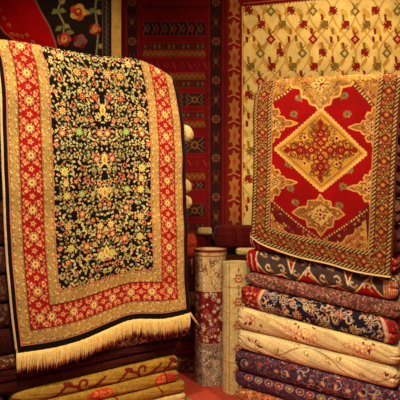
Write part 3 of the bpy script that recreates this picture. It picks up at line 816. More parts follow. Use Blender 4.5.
def folded(name, plane, s0, s1, zt, zbm, painter, label, depth=.62, cat='folded carpet', group=None, res=230, seed=0, corner=.06, taper=(1, 1), lump=.010, fwd=0.0, layers=2, front_n=1.0):
    """zt, zbm: (z at s0, z at s1) of the upper and lower face; outline with rounded corners, folded front"""
    Ln = s1 - s0
    # outline, going along the front, right end, back, left end
    rc = corner; pts = []; nrm = []; aa = []; typ = []
    def seg(p0, p1, n, nr, ty):
        for k in range(n):
            f = k / n; pts.append((p0[0] + (p1[0] - p0[0]) * f, p0[1] + (p1[1] - p0[1]) * f)); nrm.append(nr); typ.append(ty)
    def arc(cx, cy, a0, a1, n, ty):
        for k in range(n):
            a = a0 + (a1 - a0) * k / n; pts.append((cx + rc * math.cos(a), cy + rc * math.sin(a))); nrm.append((math.cos(a), math.sin(a))); typ.append(ty)
    nf = int((Ln - 2 * rc) * res); na = int(rc * 1.57 * res); ne = 40
    seg((rc, 0), (Ln - rc, 0), nf, (0, -1), 0); arc(Ln - rc, rc, -PI / 2, 0, na, .5)
    seg((Ln, rc), (Ln, depth - rc), int((depth - 2 * rc) * res * .6), (1, 0), 1); arc(Ln - rc, depth - rc, 0, PI / 2, 6, .5)
    seg((Ln - rc, depth), (rc, depth), 16, (0, 1), 0); arc(rc, depth - rc, PI / 2, PI, 6, .5)
    seg((0, depth - rc), (0, rc), int((depth - 2 * rc) * res * .3), (-1, 0), 1); arc(rc, rc, PI, 1.5 * PI, na, .5)
    O = np.array(pts); Nn = np.array(nrm); ty = np.array(typ); n = len(O)
    d = np.concatenate([[0], np.cumsum(np.linalg.norm(np.diff(O, axis=0), axis=1))])
    per = d[-1]
    a_ = d.copy(); a_[a_ > per - (na / res) - .01] -= per                  # the left corner continues the pattern to the left
    hm = max(((zt[0] - zbm[0]) + (zt[1] - zbm[1])) / 2, .01)
    nph = max(16, int(hm * 1.5 * res)); ph = np.linspace(-PI / 2, PI / 2, nph)
    ro = min(hm * .52, rc * .95)
    inset = ro * (1 - np.cos(ph) ** .62)
    vz = np.sign(np.sin(ph)) * np.abs(np.sin(ph)) ** .92
    X0 = O[None, :, 0]; Y0 = O[None, :, 1]
    ins = inset[:, None] + lump * (.6 * snoise(X0 * 1.3 + Y0, seed) + .5) * 1.0 + 0 * X0
    ins = ins + .35 * lump * snoise(X0 * 3 + ph[:, None] * .8, seed + 5)
    g = np.zeros_like(ins)
    for k in range(1, layers):
        pc = -1 + 2 * k / layers
        g += np.exp(-((vz[:, None] - pc) / .10) ** 2)
    ins = ins + g * (ty[None] * .016)
    tl = np.clip(X0 / Ln, 0, 1)
    x = O[None, :, 0] - Nn[None, :, 0] * ins; y = O[None, :, 1] - Nn[None, :, 1] * ins
    t = np.clip(x / Ln, 0, 1)
    top = zt[0] + (zt[1] - zt[0]) * t; bot = zbm[0] + (zbm[1] - zbm[0]) * t
    tap = 1 - (1 - taper[0]) * np.exp(-(x / .06).clip(0) ** 2) - (1 - taper[1]) * np.exp(-((Ln - x) / .06).clip(0) ** 2)
    z = (top + bot) / 2 + (top - bot) / 2 * vz[:, None] * tap * .985
    V = plane.to3(s0 + x, z, fwd - y)
    Vb = [V.reshape(-1, 3)]
    idx = np.arange(nph * n).reshape(nph, n)
    nx = np.roll(idx, -1, 1)
    Fs = [np.stack([idx[:-1], nx[:-1], nx[1:], idx[1:]], -1).reshape(-1, 4)]
    off = nph * n
    T3 = []
    A = [np.repeat(a_[None], nph, 0).ravel()]; arcv = (ph + PI / 2) / PI * hm * 1.45
    Bv = [np.repeat((hm * 1.45 - arcv)[:, None], n, 1).ravel()]
    cx, cy = Ln / 2, depth / 2
    for sgn, row in ((1, nph - 1), (-1, 0)):
        prev = idx[row]; zz = None
        for sc in (.75, .3):
            xx = cx + (x[row] - cx) * sc; yy = cy + (y[row] - cy) * sc
            tt = xx / Ln; zz = ((zt[0] + (zt[1] - zt[0]) * tt) if sgn > 0 else (zbm[0] + (zbm[1] - zbm[0]) * tt)) - sgn * .002
            Vb.append(plane.to3(s0 + xx, zz, fwd - yy)); cur = np.arange(n) + off; off += n
            q = np.stack([prev, np.roll(prev, -1), np.roll(cur, -1), cur], -1); Fs.append(q if sgn > 0 else q[:, ::-1])
            prev = cur; A.append(xx); Bv.append(-yy * .5 if sgn > 0 else hm * 1.4 + yy * .5)
        zc = (zt[0] + zt[1]) / 2 if sgn > 0 else (zbm[0] + zbm[1]) / 2
        Vb.append(plane.to3(s0 + cx, zc, fwd - cy)[None]); A.append([cx]); Bv.append([0 if sgn > 0 else hm])
        q = np.stack([prev, np.roll(prev, -1), np.full(n, off)], -1); T3.append(q if sgn > 0 else q[:, ::-1]); off += 1
    Vv = np.concatenate(Vb); A = np.concatenate(A); Bv = np.concatenate(Bv)
    c = Cv(-.12, -.35, Ln + depth + .1, hm * 1.45 + .3, res, (120, 20, 20)); c.Ln = Ln; c.h = hm * 1.45
    painter(c, np.random.RandomState(seed + 100)); c.noise(np.random.RandomState(seed), .12)
    C = c.sample(A, Bv)
    o = link(name, Vv, np.concatenate(Fs), M_fold, None, C, ft=np.concatenate(T3))
    p0 = plane.to3(s0 + Ln / 2, min(zbm), fwd - depth / 2); recenter(o, p0)
    return tag(o, label, cat, group)

# pattern painters for the folded carpets: c.Ln length of the front, c.h height of the visible fold
def floral(bg, cols, sp, r0, r1, stripes=(), extra=None, p=1.0):
    def f(c, R):
        c.A[:] = bg; c.speck(R, sp, cols, r0, r1, p=p)
        for y0, y1, cc in stripes: c.rect(c.x0, y0 * c.h, c.x1, y1 * c.h, cc)
        if extra: extra(c, R)
    return f
def plain(bg, bg2):
    def f(c, R):
        c.A[:] = bg
        for k in range(60): 
            y = c.y0 + (c.y1 - c.y0) * R.rand(); c.rect(c.x0, y, c.x1, y + .004, bg2)
        for k in range(14):
            x = R.rand() * c.Ln; c.line([(x, c.h * .1), (x + .03, c.h * .5), (x + .01, c.h * .9)], .008, bg2)
    return f
WL, WN = (210, 196, 168), (36, 30, 52)
def p_redwhite(c, R):
    c.A[:] = (146, 10, 10); h = c.h; pale = (196, 160, 118); dk = (72, 52, 46)
    for x0 in (.16, .56, .98):
        pts = [(x0 - .10, -.1), (x0 + .32, -.1), (x0 + .34, h * .10), (x0 + .24, h * .55), (x0 + .17, h * .98), (x0 + .08, h * .70), (x0 - .02, h * .9), (x0 - .12, h * .45)]
        c.poly(pts, dk); c.line(pts + [pts[0]], .011, (216, 180, 136))
        c.poly([(x0 + .08, -.1), (x0 + .22, -.1), (x0 + .15, h * .6)], (156, 14, 12)); c.line([(x0 + .07, -.1), (x0 + .15, h * .62), (x0 + .23, -.1)], .010, (226, 196, 150))
        for k in range(8):
            xx, yy = x0 - .07 + k * .05, h * (.22 + .34 * (k % 2))
            c.curl(xx, yy, .028, k * 1.3, .75, .012, pale, 1 if k % 2 else -1); c.ell(xx + .02, yy + .02, .020, .008, (170, 110, 60), k)
        c.flw(x0 + .15, h * .15, .03, (196, 110, 60), (220, 180, 110), 7, .3)
    c.rect(c.Ln - .16, h * .30, c.Ln - .05, h * .85, (166, 84, 52))
    for k in range(7): c.line([(c.Ln - .155 + k * .016, h * .32), (c.Ln - .15 + k * .016, h * .83)], .006, (216, 150, 104))
    for x in (-.08, -.04, .0, .04): c.line([(x, h * .3), (x + .02, h * .8)], .009, (226, 150, 120))

p_muted = floral((112, 58, 48), [(166, 120, 92), (84, 54, 62), (190, 144, 104), (80, 44, 44), (156, 76, 62), (140, 108, 96)], .015, .005, .009)
def p_navyflo(c, R):
    h = c.h; L = c.Ln
    c.A[:] = (134, 18, 18); c.speck(R, .03, [(196, 130, 90), (80, 24, 26), (170, 60, 46)], .008, .014)
    x0, x1 = .08, L - .13
    for d, cc in ((0, (176, 60, 50)), (.012, (196, 158, 120)), (.035, (130, 60, 50)), (.043, (30, 22, 34))):
        c.poly([(x0 + d, h * .5), (x0 + .03 + d, h * .12), (x0 + .10 + d, -.1), (x1 - .1 - d, -.1), (x1 - .01 - d, h * .2), (x1 + .02 - d, h * .6), (x1 - .02 - d, h * 1.3), (x0 + .06 + d, h * 1.3)], cc)
    M = (c.A[..., 2] < 36) & (c.A[..., 0] < 31); c.clip = M
    for k in range(150):
        x, y = x0 + R.rand() * (x1 - x0), R.rand() * h
        c.curl(x, y, .020 + .014 * R.rand(), R.rand() * 6, .7, .0085, [(176, 150, 128), (196, 156, 108), (130, 112, 112), (156, 84, 66)][k % 4], 1 if k % 2 else -1)
    x = x0 + .11; k = 0
    while x < x1 - .06:
        y = h * (.5 + .16 * (-1) ** k); c.flw(x, y, .044, (30, 22, 34)); c.flw(x, y, .038, [(206, 166, 116), (180, 150, 130), (196, 120, 84)][k % 3], (40, 28, 38), 10, .3, (200, 110, 76)); c.flw(x, y, .020, (214, 180, 130), (150, 60, 50), 7, .3)
        x += .10; k += 1
    c.clip = None

def p_creamrose(c, R):      # cream ground with salmon rose sprays
    h = c.h; c.A[:] = (216, 182, 124)
    for x0, s in ((.06, .7), (.42, 1.5), (.86, 1.0), (1.2, .8)):
        for k in range(int(16 * s)):
            a = R.rand() * 6.28; r = R.rand() * .07 * s; x, y = x0 + 1.5 * r * math.cos(a), h * .5 + r * math.sin(a) * .8
            c.flw(x, y, .024, [(206, 110, 84), (220, 150, 110), (190, 84, 66)][k % 3], (230, 190, 130), 6, .3)
        for k in range(6): c.ell(x0 + (R.rand() - .5) * .3 * s, h * R.rand(), .014, .007, (112, 34, 30), R.rand() * 3)
        c.ell(x0 + .16 * s, h * .3, .05, .02, (196, 160, 104), .4)
    for k in range(12):
        x = R.rand() * c.Ln; y = R.rand() * h; c.curl(x, y, .035, R.rand() * 6, .7, .006, (186, 140, 84), 1)
def p_creamvine(c, R):
    h = c.h; c.A[:] = (220, 190, 134)
    pts = [(x, h * (.5 + .3 * math.sin(x * 9))) for x in np.arange(-.05, c.Ln + .2, .02)]
    c.line(pts, .008, (150, 116, 70))
    for k in range(16):
        x = .1 + k * .075; y = h * (.5 + .3 * math.sin(x * 9)); f = 1 if k % 2 else -1
        c.curl(x + .02, y + f * .03, .026, f * 1.5, .6, .006, (160, 124, 76), f); c.ell(x + .03, y + f * .045, .016, .008, [(124, 34, 34), (196, 120, 80), (150, 120, 66)][k % 3], k)
    for x0 in (.0, c.Ln - .20):
        for k in range(9):
            a = -2.4 + k * .42; c.ell(x0 + .08 + .07 * math.cos(a), h * .62 + .05 * math.sin(a), .017, .006, (120, 36, 34) if k % 2 else (214, 150, 110), a)
def p_navyara(c, R):
    h = c.h; c.A[:] = (66, 38, 50); c.speck(R, .02, [(130, 50, 58), (40, 30, 54), (140, 84, 80), (84, 54, 62)], .006, .010)
    c.curl(.04, h * .5, .055, 2, .8, .012, (30, 26, 44), 1); c.curl(.04, h * .5, .038, 2, .8, .007, (130, 110, 100), 1); c.flw(.05, h * .5, .026, (120, 50, 56), (170, 130, 100), 6, .3)
    c.flw(.15, h * .45, .03, (92, 92, 74), (150, 60, 60), 6, .3)
    for k in range(130):
        x, y = .22 + R.rand() * (c.Ln - .1), h * (.1 + .8 * R.rand())
        c.curl(x, y, .024 + .02 * R.rand(), R.rand() * 6, .6, .0075, [(166, 138, 124), (120, 96, 96), (140, 60, 62), (60, 44, 70)][k % 4], 1 if k % 2 else -1)
    for k in range(12): c.ell(.28 + k * .085, h * .5, .018, .010, (190, 140, 104), k)
    c.rect(c.x0, h * .93, c.x1, h * .99, (28, 22, 38)); c.rect(c.x0, h * .02, c.x1, h * .08, (28, 22, 38))

def p_purple(c, R):
    h = c.h; c.A[:] = (74, 38, 54); c.speck(R, .02, [(64, 52, 90), (120, 46, 56), (130, 90, 110), (50, 30, 60)], .005, .009)
    x = .07; k = 0
    while x < c.Ln + .1:
        c.ell(x, h * .30, .030, .026, (166, 120, 96)); c.ell(x, h * .30, .023, .020, [(130, 34, 50), (110, 90, 60), (90, 30, 50)][k % 3]); c.ell(x, h * .32, .008, .008, (190, 150, 110)); x += .078; k += 1
p_orange = floral((176, 90, 54), [(206, 140, 84), (140, 50, 34), (216, 170, 110), (120, 84, 50)], .022, .007, .012)
def p_redflower(c, R):
    h = c.h; c.A[:] = (156, 14, 16); c.speck(R, .06, [(206, 130, 100), (90, 14, 20), (220, 180, 140)], .009, .016, p=.7)
    for x in (-.06, -.03, 0): c.line([(x, h * .2), (x + .03, h * .8)], .010, (228, 170, 150))
p_maroon = plain((74, 10, 10), (100, 20, 14)); p_dark = plain((44, 10, 8), (64, 16, 12))
p_darkpat = floral((60, 28, 20), [(104, 64, 38), (40, 18, 20), (120, 84, 52), (86, 22, 20)], .024, .007, .012)
p_brownpat = floral((80, 40, 28), [(160, 116, 72), (56, 24, 22), (180, 136, 88), (96, 34, 28), (110, 84, 52)], .02, .006, .011)
p_creamplain = floral((206, 170, 106), [(196, 158, 94), (214, 180, 118)], .03, .01, .016)
def p_ochre(kind):
    def f(c, R):
        h = c.h; c.A[:] = (150, 108, 38); c.speck(R, .04, [(140, 98, 32), (160, 116, 44)], .012, .02)
        m = (104, 22, 18)
        if kind == 1:
            for x in (.33, .76, 1.12):
                c.line([(x - .12, h * .75), (x - .05, h * .35), (x + .02, h * .5), (x + .06, h * .85)], .018, m); c.curl(x + .07, h * .45, .045, 2, .75, .018, m, 1)
                c.ell(x - .04, h * .3, .035, .016, m, .3); c.ell(x + .16, h * .6, .035, .014, m, -.5); c.line([(x + .10, h * .7), (x + .16, h * .6), (x + .22, h * .35)], .014, m)
        elif kind == 2:
            for x in (.50, 1.0):
                c.ell(x, h * .5, .09, h * .34, (176, 52, 26)); 
                for k in range(8): c.curl(x + (R.rand() - .5) * .13, h * (.35 + .3 * R.rand()), .018, k, .7, .007, (206, 110, 54), 1)
            c.rect(c.Ln - .10, -.2, c.Ln - .05, h * 1.3, (120, 96, 44)); c.line([(c.Ln - .2, 0), (c.Ln - .17, h)], .012, m)
        else:
            for x in (.3, .62, .95, 1.2): c.line([(x, 0), (x + .03, h * .5), (x + .01, h)], .012, m); c.ell(x + .1, h * .5, .03, .012, (150, 100, 44), .3)
    return f

# ---- right pile
PRs = PRR.shift(.035)
def zs(plane, a, b):
    """a=(px,py), b=(px,py) on the plane -> line z(s)"""
    (q0, z0), (q1, z1) = plane.at(*a), plane.at(*b)
    return lambda q: z0 + (z1 - z0) * (q - q0) / (q1 - q0)
def bl(plane, xl, yl, xr, yr): return zs(plane, (xl, yl), (xr, yr))
ztop_r = lambda q: (D2.P[D2.m - 1 - int(.055 * PI / 2 * 340)][:, 2].min() - .014) + 0 * q
# boundaries at px 240 and 395
bR = [(226, 258), (247, 276), (270, 302), (284, 321), (306, 347), (329, 367), (350, 391), (371, 414), (387, 433)]
linesR = [bl(PRs, 240, a, 395, b) for a, b in bR] + [lambda q: 0.0 * q]
specR = [  # px left, px right, painter, label
    (247, 397, p_redflower, 'red folded carpet with pale flecks at its end, just under the draped medallion rug'),
    (243.5, 399, p_redwhite, 'red folded carpet with dark cartouches and white zigzag, right pile'),
    (242, 402, p_muted, 'thin folded carpet in muted brown and mauve speckle, above the navy floral one'),
    (239, 399, p_navyflo, 'folded carpet with pale scrolls on navy between red ends, right pile'),
    (236, 401, p_creamrose, 'upper cream folded carpet with salmon rose sprays, right pile'),
    (235, 400, p_creamvine, 'lower cream folded carpet with thin vines and leaf fans, right pile'),
    (234, 402, p_navyara, 'navy and plum folded carpet with grey arabesques under the cream ones'),
    (233, 403, p_purple, 'purple folded carpet with a row of small round figures, right pile'),
    (236, 404, p_orange, 'orange speckled folded carpet at the very bottom of the right pile')]
offr = [0, .004, -.004, .008, .012, .006, .014, .010, .016]
for i, (xl, xr, pt, lab) in enumerate(specR):
    s0 = PRs.at(xl, 300)[0]; s1 = PRs.at(xr, 300)[0]
    zt_ = (linesR[i](s0), linesR[i](s1)); zb_ = (linesR[i + 1](s0), linesR[i + 1](s1))
    folded('folded_carpet', PRs, s0, s1, zt_, zb_, pt, lab, seed=i + 1, taper=(.55 if i == 2 else .85, .85), fwd=offr[i] + .01, group=None)
# the ones behind the hanging rug
s0 = PRs.at(262, 200)[0]; s1 = PRs.at(398, 200)[0]
topz = D2.P[0][:, 2].min() - .020
nh = 6
for k in range(nh):
    f0, f1 = k / nh, (k + 1) / nh
    za = lambda f, q: topz + (linesR[0](q) - topz) * f
    folded('folded_carpet', PRs, s0, s1, (za(f0, s0), za(f0, s1)), (za(f1, s0), za(f1, s1)), p_maroon if k % 2 else p_brownpat,
           ['patterned brown folded carpet stacked behind the draped medallion rug', 'maroon folded carpet stacked behind the draped medallion rug'][k % 2], seed=40 + k, fwd=-.012, res=120,
           group=['brown folded carpets behind the medallion rug', 'maroon folded carpets behind the medallion rug'][k % 2])

# ---- left pile
PLs = PL.shift(.035)
bL = [(355, 322), (367, 338), (380, 345), (391, 353.5), (405, 368), (418, 380), (430, 391), (443, 402)]
linesL = [bl(PLs, 20, a, 178, b) for a, b in bL] + [lambda q: 0.0 * q]
specL = [
    (-30, 191, p_brownpat, 'brown speckled folded carpet directly under the cream fringe, left pile'),
    (-30, 181, p_dark, 'upper plain dark maroon folded carpet beneath the fringe, left pile'),
    (-30, 179, p_dark, 'lower dark maroon folded carpet resting on the ochre ones, left pile'),
    (10, 179, p_ochre(1), 'topmost ochre folded carpet with maroon scrolls, left pile'),
    (12, 179, p_ochre(2), 'ochre folded carpet with a red oval figure, second of the ochre ones'),
    (9, 184, p_ochre(3), 'ochre folded carpet with thin maroon lines, third of the ochre ones'),
    (-30, 185, p_creamplain, 'pale ochre plain folded carpet low in the left pile'),
    (-30, 194, p_ochre(3), 'ochre folded carpet at the bottom of the left pile, sticking out furthest right')]
offl = [.025, .02, .015, .035, .045, .055, .06, .07]
for i, (xl, xr, pt, lab) in enumerate(specL):
    s0 = PLs.at(xl, 300)[0]; s1 = PLs.at(xr, 300)[0]
    zt_ = (linesL[i](s0), linesL[i](s1)); zb_ = (linesL[i + 1](s0), linesL[i + 1](s1))
    folded('folded_carpet', PLs, s0, s1, zt_, zb_, pt, lab, seed=i + 60, taper=(.85, .85), fwd=offl[i], depth=.6)
for k in range(3):                                                        # dark ones left of the ochre ones
    s0 = PLs.at(-60, 300)[0]; s1 = PLs.at(5, 300)[0]
    folded('folded_carpet', PLs, s0, s1, (linesL[3 + k](s0), linesL[3 + k](s1)), (linesL[4 + k](s0), linesL[4 + k](s1)), p_darkpat, 'dark patterned folded carpet at the lower left corner, left of the ochre ones',
           seed=170 + k, fwd=.03, depth=.5, res=160, group='dark patterned folded carpets in the lower left corner')
yr = [90, 122, 142, 160, 178, 194.5, 211, 235, 258, 280, 300, 322]
lnh = [bl(PLs, 0, 60 + (y - 90) * 1.29, 180, y) for y in yr[:-1]] + [linesL[0]]
specH = [(p_dark, 183, None), (p_creamplain, 199.5, 'upper cream folded carpet end poking out right of the draped navy rug'), (p_dark, 182, None), (p_dark, 182, None),
         (p_creamplain, 198, 'middle cream folded carpet end right of the draped navy rug'), (p_creamplain, 198.5, 'lower cream folded carpet end right of the draped navy rug'),
         (p_dark, 183, None), (p_darkpat, 184, None), (p_darkpat, 184, None), (p_darkpat, 184, None), (p_dark, 185, None)]
labh = {id(p_dark): ('dark folded carpet hidden behind the draped navy rug', 'dark folded carpets behind the navy rug'),
        id(p_maroon): ('maroon folded carpet hidden behind the draped navy rug', 'maroon folded carpets behind the navy rug'),
        id(p_darkpat): ('dark patterned folded carpet edge left of the draped navy rug', 'dark patterned folded carpets behind the navy rug')}
for i, (pt, xr, lab) in enumerate(specH):
    s0 = PLs.at(60 if pt is p_creamplain else -30, 200)[0]; s1 = PLs.at(xr, 200)[0]
    g = None
    if lab is None: lab, g = labh[id(pt)]
    folded('folded_carpet', PLs, s0, s1, (lnh[i](s0), lnh[i](s1)), (lnh[i + 1](s0), lnh[i + 1](s1)), pt, lab, seed=80 + i, group=g, fwd=-.01, depth=.6, res=110 if g else 160, taper=(.9, .9 if g else .8), layers=2 if g else 1, corner=.06 if g else .10)

# ---- low pile between the left pile and the rolls
def frontal(Y, xa, xb): return Plane(((xa - 200) / F * Y, Y), ((xb - 200) / F * Y, Y))
PM = frontal(4.42, 150, 201)
zM = lambda y: CZ - (y - 200) / F * 4.42
p_striped = floral((110, 40, 26), [(190, 130, 84), (70, 22, 20), (150, 60, 40)], .022, .006, .012)
def p_stripe2(c, R):
    c.A[:] = (96, 34, 26)
    for k in range(40): c.line([(k * .03, 0), (k * .03 + .012, c.h)], .009, (176, 120, 84) if k % 2 else (60, 20, 20))
p_redor = floral((206, 66, 30), [(216, 84, 40), (190, 50, 26)], .03, .01, .016)
ym = [236, 258, 276, 292, 307, 324, 342, 358, 999]
specM = [(p_redor, 197, 'plain orange red folded carpet on top of the low pile behind the navy rug'), (p_stripe2, 200, 'striped brown folded carpet under the orange red one'),
         (p_maroon, 201, 'dark red folded carpet beneath the striped one beside the standing roll'), (p_ochre(3), 199, 'small ochre folded carpet beside the standing red floral roll'),
         (p_dark, 198, 'blackish red folded carpet just below the small ochre one, by the standing roll'), (p_darkpat, 199, 'dark speckled folded carpet in the low pile left of the standing roll'),
         (p_maroon, 199, 'dark red folded carpet second from the floor, left of the standing roll'), (p_brownpat, 199, 'brown speckled folded carpet on the floor left of the standing roll')]
for i, (pt, xr, lab) in enumerate(specM):
    z1 = zM(ym[i]); z0 = zM(ym[i + 1]) if ym[i + 1] < 900 else 0.0
    s1 = PM.at(xr, 300)[0]
    folded('folded_carpet', PM, 0.0 + (.0 if i else .02), s1, (z1, z1), (z0, z0), pt, lab, seed=120 + i, depth=.36, res=180, corner=.05)

# ---- dark pile behind the rolls, against the wall
PK = frontal(4.86, 214, 262)
zK = lambda y: CZ - (y - 200) / F * 4.86
zz = [zK(226), zK(248), zK(256), .85, .55, .27, 0.0]
specK = [(p_maroon, 'maroon folded carpet on top of the pile behind the two standing rolls'), (p_creamplain, 'cream folded carpet below the maroon one behind the standing cream roll')] + \
        [(p_dark, 'dark folded carpet low behind the two standing rolls')] * 4
for i, (pt, lab) in enumerate(specK):
    folded('folded_carpet', PK, .0 if i != 1 else .22, PK.L, (zz[i],) * 2, (zz[i + 1],) * 2, pt, lab, seed=140 + i, depth=.30, res=160, corner=.05, group='dark folded carpets behind the rolls' if i > 1 else None, fwd=0)
PC = frontal(4.84, 180, 213)
zC = lambda y: CZ - (y - 200) / F * 4.84
zz = [zC(229), zC(235), zC(258), .8, .4, 0.0]
specC = [(p_creamplain, 'thin cream folded cloth on the dark red pile by the wall'), (p_maroon, 'dark red folded carpet under the thin cream cloth by the wall')] + [(p_dark, 'dark folded carpet low in the narrow pile behind the orange one')] * 3
for i, (pt, lab) in enumerate(specC):
    folded('folded_carpet', PC, .0 if i else .17, PC.L - (.06 if i == 1 else 0), (zz[i],) * 2, (zz[i + 1],) * 2, pt, lab, seed=150 + i, depth=.34, res=160, corner=.05 if i else .04, group='dark folded carpets in the narrow pile' if i > 1 else None)

# =================================================================== STANDING ROLLS
def roll(cx, cy, H, rad, painter, rimcol, topcol, label, lean=0.0, seed=0, turns=5):
    nth, nz = 360, int(H * 260)
    th = np.linspace(0, 2 * PI, nth, endpoint=False); zz_ = np.linspace(0, H, nz)
    rr = np.array([rad(z / H) for z in zz_])[:, None] * (1 + .012 * np.sin(th * 2 + seed)[None] + .006 * np.sin(th * 5 + zz_[:, None] * 6))
    lip = .006 * np.exp(-((th - 4.2) / .05) ** 2)                          # the loose outer edge of the rolled carpet
    rr = rr + lip[None]
    V = np.stack([rr * np.cos(th)[None], rr * np.sin(th)[None], np.repeat(zz_[:, None], nth, 1)], -1)
    r0 = rad(.5); c = Cv(0, 0, 2 * PI * r0, H, 260, (200, 160, 110)); painter(c, np.random.RandomState(seed)); c.noise(np.random.RandomState(seed + 1), .12)
    C = c.sample(np.repeat((th * r0)[None], nz, 0), np.repeat((H - zz_)[:, None], nth, 1))
    idx = np.arange(nz * nth).reshape(nz, nth); nx = np.roll(idx, -1, 1)
    Fs = [np.stack([idx[:-1], nx[:-1], nx[1:], idx[1:]], -1).reshape(-1, 4)]
    root = empty('rolled_carpet', (cx, cy, 0)); tag(root, label, 'rolled carpet')
    o = link('outer_wrap', V.reshape(-1, 3), Fs[0], M_fold, root, C.reshape(-1, 3))
    # spiral end: the coils seen from above, and the same underneath
    nr = 70; f = np.linspace(1, .02, nr)
    for zt2, nm in ((H, 'coiled_end'), ):
        R2 = rr[-1][None] * f[:, None]
        spiral = (f[:, None] * turns + th[None] / (2 * PI)) % 1.0
        zc = zt2 - .014 * np.exp(-((spiral - .5) / .13) ** 2) * (f[:, None] < .97) - .05 * (1 - f[:, None]) * .5
        V2 = np.stack([R2 * np.cos(th)[None], R2 * np.sin(th)[None], zc], -1)
        C2 = np.empty((nr, nth, 3)); C2[:] = topcol
        C2[spiral < .2] = np.array(topcol) * .8; C2[(f > .90)] = rimcol
        o2 = link(nm, V2.reshape(-1, 3), None if False else np.stack([(i := np.arange(nr * nth).reshape(nr, nth))[:-1], np.roll(i, -1, 1)[:-1], np.roll(i, -1, 1)[1:], i[1:]], -1).reshape(-1, 4), M_fold, root, C2.reshape(-1, 3))
    root.rotation_euler = (0, lean, 0)
    return root
def p_roll1(c, R):
    H = c.y1; a, b = .36, .81
    c.A[:] = (206, 160, 104)
    c.speck(R, .03, [(206, 170, 120), (150, 104, 70), (214, 180, 130)], .008, .013)
    for k in range(120):
        c.curl(R.rand() * c.x1, .07 + R.rand() * (a - .10), .030, R.rand() * 6, .8, .009, (222, 190, 140) if k % 2 else (130, 70, 48), 1 if k % 2 else -1)
    c.rect(0, 0, c.x1, .025, (130, 34, 24)); c.rect(0, .05, c.x1, .058, (150, 96, 60)); 
    c.rect(0, a, c.x1, b, (118, 24, 22))
    for k in range(330):
        x, y = R.rand() * c.x1, a + R.rand() * (b - a)
        c.flw(x, y, .012 + .016 * R.rand(), [(206, 150, 120), (176, 70, 60), (90, 40, 60), (214, 176, 140), (150, 40, 44)][k % 5], [(150, 40, 40), (214, 180, 140)][k % 2], 6, .3)
    for k in range(30): c.curl(R.rand() * c.x1, a + R.rand() * (b - a), .03, R.rand() * 6, .7, .006, (170, 110, 84), 1)
    c.rect(0, b, c.x1, H, (150, 120, 98)); c.rect(0, b - .008, c.x1, b + .004, (176, 130, 100))
    for k in range(300):
        x, y = R.rand() * c.x1, b + .02 + R.rand() * (H - b)
        c.curl(x, y, .018 + .016 * R.rand(), R.rand() * 6, .8, .008, [(206, 176, 140), (90, 58, 54), (170, 130, 104)][k % 3], 1 if k % 2 else -1)
def p_roll2(c, R):
    H = c.y1; c.A[:] = (222, 184, 118); c.speck(R, .05, [(212, 172, 106), (230, 194, 130)], .014, .024)
    n = 4; w = c.x1 / n
    for i in range(n):
        x = w * i + w * .02
        for j in range(6):
            y = .12 + j * .19
            c.flw(x, y, .046, (186, 124, 74)); c.flw(x, y, .038, (170, 76, 48), (222, 180, 116), 8, .25, (160, 60, 44)); c.flw(x, y, .046, (150, 110, 64), None, 8, .3) if False else None
            for s in (-1, 1): c.curl(x + s * .045, y + .02, .022, 1.5, .7, .006, (166, 116, 66), s); c.ell(x, y + s * .07, .008, .02, (150, 110, 64))
        for s in (-1, 1): c.line([(x + s * .080, 0), (x + s * .080, H)], .006, (160, 116, 64))
    for y in (.19, .40, .81): c.rect(0, y, c.x1, y + .006, (170, 124, 70))
roll((210.5 - 200) / F * 4.25, 4.26, 1.17, lambda t: .136 + .010 * math.exp(-((t - 1) / .06) ** 2) + .008 * (1 - t), p_roll1, (140, 40, 26), (196, 160, 108),
     'standing rolled carpet with red floral middle and grey scrolled foot', seed=3)
roll(.312, 4.06, 1.075, lambda t: .123 + .004 * (1 - t), p_roll2, (228, 190, 124), (214, 174, 110),
     'standing pale cream rolled carpet with small rosettes, beside the right pile', seed=5)

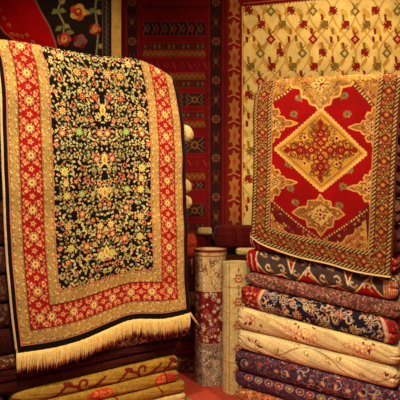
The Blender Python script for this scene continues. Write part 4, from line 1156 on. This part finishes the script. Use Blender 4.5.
# =================================================================== LIGHT AND CAMERA
def spot(name, loc, tgt, power, size=1.2, blend=.6, color=(1, .80, .52), rad=.12):
    l = bpy.data.lights.new(name, 'SPOT'); l.energy = power; l.spot_size = size; l.spot_blend = blend; l.color = color; l.shadow_soft_size = rad
    o = bpy.data.objects.new(name, l); col.objects.link(o); o.location = loc
    d = np.array(tgt) - np.array(loc)
    import mathutils
    o.rotation_euler = mathutils.Vector(d).to_track_quat('-Z', 'Y').to_euler(); return o
spot('ceiling_spot_left', (-.5, 1.2, 3.9), (-.45, 3.3, 1.3), 500, 1.5, .7, (1, .82, .48))
spot('ceiling_spot_right', (1.3, 2.0, 3.95), (.9, 3.4, 1.6), 320, 1.25, .7, (1, .72, .38))
spot('ceiling_spot_wall', (1.3, 3.6, 4.0), (1.2, 4.8, 2.7), 150, 2.0, .8, (1, .74, .40))
spot('ceiling_spot_top', (1.42, 3.1, 4.0), (1.35, 3.3, 2.45), 190, .75, .7, (1, .78, .40))
spot('added_back_wall_fill', (-1.4, 3.9, 4.0), (-1.5, 5.2, 2.6), 60, 1.7, .8, (1, .80, .48))  # extra spot added to brighten the left of the back wall, no known fixture
def area(name, loc, tgt, power, size, color):
    import mathutils
    l = bpy.data.lights.new(name, 'AREA'); l.energy = power; l.size = size; l.color = color
    o = bpy.data.objects.new(name, l); col.objects.link(o); o.location = loc
    o.rotation_euler = mathutils.Vector(np.array(tgt) - np.array(loc)).to_track_quat('-Z', 'Y').to_euler()
area('added_front_fill', (.2, -.2, 3.6), (.1, 4.2, 1.2), 62, 1.6, (1, .78, .48))  # broad fill light added above and behind the camera, not a shop fitting

w = bpy.data.worlds.new('World'); bpy.context.scene.world = w; w.use_nodes = True
bg = w.node_tree.nodes['Background']; bg.inputs[0].default_value = (1, .72, .45, 1); bg.inputs[1].default_value = .07

cam = bpy.data.cameras.new('Camera'); cam.sensor_width = 36; cam.lens = F / 400 * 36; cam.clip_start = .05
co = bpy.data.objects.new('Camera', cam); col.objects.link(co); co.location = (0, 0, CZ); co.rotation_euler = (PI / 2, 0, 0)
sc = bpy.context.scene; sc.camera = co
sc.view_settings.view_transform = 'Standard'; sc.view_settings.look = 'None'; sc.view_settings.gamma = 1; sc.view_settings.exposure = 0
sc.view_settings.use_curve_mapping = False
